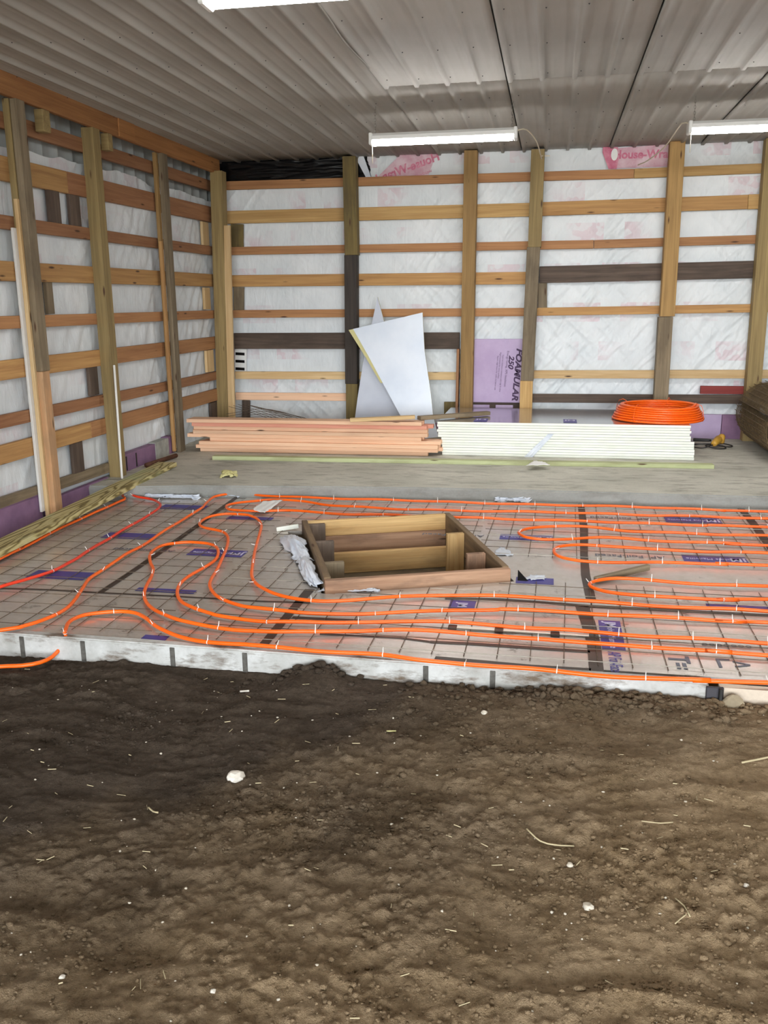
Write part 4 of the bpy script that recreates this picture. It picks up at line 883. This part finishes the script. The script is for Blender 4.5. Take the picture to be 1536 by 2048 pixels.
# ================================================================== LAMPS
def lamp(x0, x1, y, z, label, cord, chain_z=ZC-.02, dy=0., pull=True):
    e = empty('strip_light', ((x0+x1)/2, y, z)); tag(e, label, 'strip light', 'hanging strip lights')
    c = Vector(((x0+x1)/2, y, z)); L = x1-x0
    prof = [(-.062, .0), (-.062, .028), (-.04, .05), (.04, .05), (.062, .028), (.062, .0), (.045, -.004), (-.045, -.004)]
    vs = [(s*L/2, a, b) for s in (-1, 1) for a, b in prof]; n = len(prof)
    fs = [(k, (k+1) % n, n+(k+1) % n, n+k) for k in range(n)]+[tuple(range(n-1, -1, -1)), tuple(range(n, 2*n))]
    tr = Matrix.Translation(c) @ Matrix.Rotation(dy, 4, 'Z')
    put('housing', mesh('h', vs, fs), 'whitemetal', e, tr)
    lp = [(.05*math.cos(a), -.005-.038*math.sin(a)) for a in np.linspace(0, math.pi, 9)]
    vs = [(s*(L/2-.025), a, b) for s in (-1, 1) for a, b in lp]; n = 9
    put('diffuser', mesh('d', vs, [(k, n+k, n+k+1, k+1) for k in range(n-1)]+[tuple(range(n)), tuple(range(2*n-1, n-1, -1))], True), 'led', e, tr)
    for s in (-1, 1): put('end_cap', boxmesh(.03, .13, .092, .006), 'whitemetal', e, tr @ Matrix.Translation((s*(L/2), 0, .008)))
    for s in (-1, 1):
        p = tr @ Vector((s*(L/2-.03), 0, .05)); q = Vector((p.x, p.y, chain_z)); n = int((q.z-p.z)/.022); vs, fs = [], []
        for k in range(n+1):
            m = Vector((p.x, p.y, p.z+k*.022)); ax = Vector((1, 0, 0)) if k % 2 else Vector((0, 1, 0)); b0 = len(vs)
            for a in range(8):
                t = a*math.pi/4; vs += [m+ax*.006*math.cos(t)+Vector((0, 0, .014*math.sin(t))), m+ax*.0085*math.cos(t)+Vector((0, 0, .017*math.sin(t)))+ax.cross(Vector((0, 0, 1)))*.0015]
            fs += [(b0+2*a, b0+2*a+1, b0+(2*a+3) % 16, b0+(2*a+2) % 16) for a in range(8)]
        put('chain', mesh('chain', vs, fs), 'chain', e)
    if pull: p = tr @ Vector((-L/2+.01, -.03, -.03)); put('pull_cord', sweep([p, p+Vector((0, 0, -.15))], .003, 5), 'cord', e)
    if cord: put('power_cord', sweep(catmull(cord, .05), .006, 6), 'cord', e)
    return e
zl = 2.90; a, b = PZ(745, 283, zl), PZ(1031, 268, zl); yl = (a.y+b.y)/2
pe = PY(1090, 314, YB+.0); p0 = Vector((b.x, yl, zl+.03))
lamp(a.x, b.x, yl, zl, 'lit white strip light hanging in front of the back wall, middle of the picture', [p0, p0+Vector((.08, .15, .03)), p0.lerp(pe, .45)+Vector((.05, 0, .02)), p0.lerp(pe, .85)+Vector((0, 0, -.04)), PY(1082, 312, YB-.01), pe+Vector((.05, .0, .01))])
q0 = PY(1379, 258, 7.82); pe = PY(1276, 330, YB+.13); p1 = Vector((q0.x, 7.82, q0.z+.03))
lamp(q0.x, q0.x+1.2, 7.82, q0.z, 'lit white strip light at the right edge of the picture', [p1, p1+Vector((-.05, .1, .03)), p1.lerp(pe, .4)+Vector((0, 0, -.02)), p1.lerp(pe, .75)+Vector((0, 0, -.03)), pe], pull=True)
a = PZ(412, 12, zl-.03)
lamp(1.05, 2.25, a.y, zl, 'unseen strip light added right of the near row to brighten the slab', None, pull=False)  # extra lamp out of view, added because the slab was too dark
lamp(a.x, a.x+1.18, a.y, zl, 'white strip light at the very top edge of the picture', None, pull=False)

# ================================================================== SOIL DETAIL
def lump(r, seed, flat=.7, sub=1, rough=.35):
    bm = bmesh.new(); bmesh.ops.create_icosphere(bm, subdivisions=sub, radius=1); rn = random.Random(seed)
    for v in bm.verts: v.co *= 1+rn.uniform(-rough, rough*.6)
    V = np.array([v.co[:] for v in bm.verts]); Fc = np.array([[v.index for v in f.verts] for f in bm.faces]); bm.free()
    V[:, 2] *= flat; return V*r, Fc
protos = [lump(1, s, random.Random(s).uniform(.55, .9)) for s in range(12)]
def scatter(name, items, mat, parent=None):
    vs, fs, n = [], [], 0
    H = dirt_height(np.array([i[0] for i in items]), np.array([i[1] for i in items]))
    for (x, y, r), hz in zip(items, H):
        V, Fc = protos[random.randrange(12)]; a = random.uniform(0, 6.28); c, s = math.cos(a), math.sin(a)
        W = np.stack([V[:, 0]*c-V[:, 1]*s, V[:, 0]*s+V[:, 1]*c, V[:, 2]], -1)*r*np.array([random.uniform(.8, 1.4), random.uniform(.7, 1.1), 1])
        vs.append(W+np.array([x, y, hz+r*.25])); fs.append(Fc+n); n += len(V)
    V = np.concatenate(vs); Fc = np.concatenate(fs); me = bpy.data.meshes.new(name)
    me.vertices.add(len(V)); me.vertices.foreach_set('co', V.reshape(-1).astype(np.float32)); me.loops.add(Fc.size); me.loops.foreach_set('vertex_index', Fc.reshape(-1).astype(np.int32))
    me.polygons.add(len(Fc)); me.polygons.foreach_set('loop_start', np.arange(0, Fc.size, 3, dtype=np.int32)); me.update(calc_edges=True)
    o = put(name, me, mat, parent); o['kind'] = 'stuff'; return o
it = []
for _ in range(480):                                   # clods thrown up against the footing
    x = random.triangular(-.75, 1.25, .3); y = curb_y(x)-.014-abs(random.gauss(0, .10)); it.append((x, y, random.choice((.006, .008, .011, .015, .02))*random.uniform(.7, 1.2)))
for _ in range(40): x = random.gauss(-1.02, .12); it.append((x, curb_y(x)-.01-abs(random.gauss(0, .05)), random.uniform(.008, .025)))
cents = [(random.uniform(-1.9, 1.0), random.uniform(1.7, 3.6)) for _ in range(26)]+[PZ(u, v, ZD)[:2] for u, v in ((480, 1600), (560, 1640), (690, 1660), (1400, 1680), (1330, 1740), (880, 1880), (1380, 1850), (1450, 1980))]
for _ in range(9000):
    cxy = random.choice(cents); it.append((cxy[0]+random.gauss(0, .17), min(cxy[1]+random.gauss(0, .10), 3.66), .0022+.006*random.random()**3+(.006 if random.random() < .02 else 0)))
for _ in range(4500):
    it.append((random.uniform(-2.6, 1.1), random.uniform(1.5, 3.66), .002+.005*random.random()**3))
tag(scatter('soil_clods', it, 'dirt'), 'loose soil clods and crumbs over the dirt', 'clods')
it = [(random.uniform(-2.5, 1.0), random.uniform(1.55, 3.6), random.uniform(.002, .0055)) for _ in range(230)]
tag(scatter('pale_grit', it, 'stone'), 'tiny pale grit strewn over the soil', 'grit')
def stone(u, v, r, mat, label, name='stone', flat=.6, seed=1):
    p = PZ(u, v, ZD); V, Fc = lump(r, seed, flat, 2, .22); me = mesh(name, V, [tuple(map(int, f)) for f in Fc])
    o = put(name, me, mat, None, Matrix.Translation((p.x, p.y, dz(p.x, p.y)+r*.3))); tag(o, label, 'stone'); return o
stone(471, 1552, .034, 'whitestone', 'white chalky lump on the dark soil left of centre', 'white_lump', .7, 4)
stone(1176, 1811, .017, 'stone', 'pale angular stone on the soil at lower right', seed=5)
stone(1140, 1728, .011, 'stone', 'small round stone beside the straw at lower right', seed=6)
stone(124, 1951, .009, 'whitestone', 'round white pebble near the bottom left', seed=7)
stone(426, 1983, .008, 'whitestone', 'round white pebble at the bottom, left of centre', seed=8)
stone(1492, 1778, .009, 'whitestone', 'white pebble at the right edge of the soil', seed=9)
stone(968, 1438, .014, 'stone', 'flat pale chip right of centre below the footing', seed=10)
p = PZ(1468, 1405, -.06)
V, Fc = lump(1, 15, .9, 2, .12); V *= np.array([.05, .02, .062])
o = put('flat_stone', mesh('fs', V, [tuple(map(int, f)) for f in Fc]), 'tanstone', None, Matrix.Translation((xm+.10, curb_y(xm)-.03, -.075)) @ Matrix.Rotation(.3, 4, 'Y')); tag(o, 'rounded tan slab of stone leaning on the footing at right', 'stone')
def straw(uvs, r, label, mat='straw'):
    P = []
    for u, v in uvs: q = PZ(u, v, ZD); P.append(Vector((q.x, q.y, dz(q.x, q.y)+r+.004)))
    tag(put('straw', sweep(catmull(P, .02), r, 5), mat), label, 'straw')
straw(((1053, 1667), (1080, 1685), (1110, 1692), (1148, 1690)), .0028, 'curved straw stalk on the soil at lower right')
straw(((1482, 1540), (1510, 1534), (1545, 1527)), .004, 'thick straw at the right edge of the soil')
straw(((1282, 1655), (1320, 1658), (1345, 1656)), .002, 'thin straw lying level right of centre')
straw(((297, 1614), (306, 1620), (316, 1626)), .003, 'short straw on dark soil left of centre')
straw(((1350, 1800), (1368, 1815), (1380, 1836)), .002, 'bent straw stalk in the rough soil at right')
straw(((1350, 1850), (1360, 1838), (1372, 1832)), .002, 'small curved straw at lower right, below the bent one')
straw(((480, 1383), (488, 1382), (498, 1384)), .0045, 'white stick on the soil just below the footing', 'whitestone')
straw(((773, 1470), (792, 1468)), .0035, 'pale yellow sliver on the soil in the middle', 'yellowscrap')
vs, fs = [], []
for _ in range(120):
    x, y = random.uniform(-2.5, 1.1), random.uniform(1.7, 3.65); a = random.uniform(-.6, .6)+(math.pi/2 if random.random() < .25 else 0); L = random.uniform(.005, .018); w = random.uniform(.0006, .0014); z = dz(x, y)+.004; n = len(vs)
    d = Vector((math.cos(a), math.sin(a), 0)); q = Vector((-d.y, d.x, 0)); c = Vector((x, y, z))
    vs += [c-d*L-q*w, c+d*L-q*w, c+d*L+q*w, c-d*L+q*w, c-d*L+Vector((0, 0, 2*w)), c+d*L+Vector((0, 0, 2*w))]; fs += [(n, n+1, n+5, n+4), (n+2, n+3, n+4, n+5), (n, n+4, n+3), (n+1, n+2, n+5)]
o = put('straw_bits', mesh('sb', vs, fs), 'straw'); o['kind'] = 'stuff'; tag(o, 'short straw bits and chips strewn over the soil', 'straw bits')
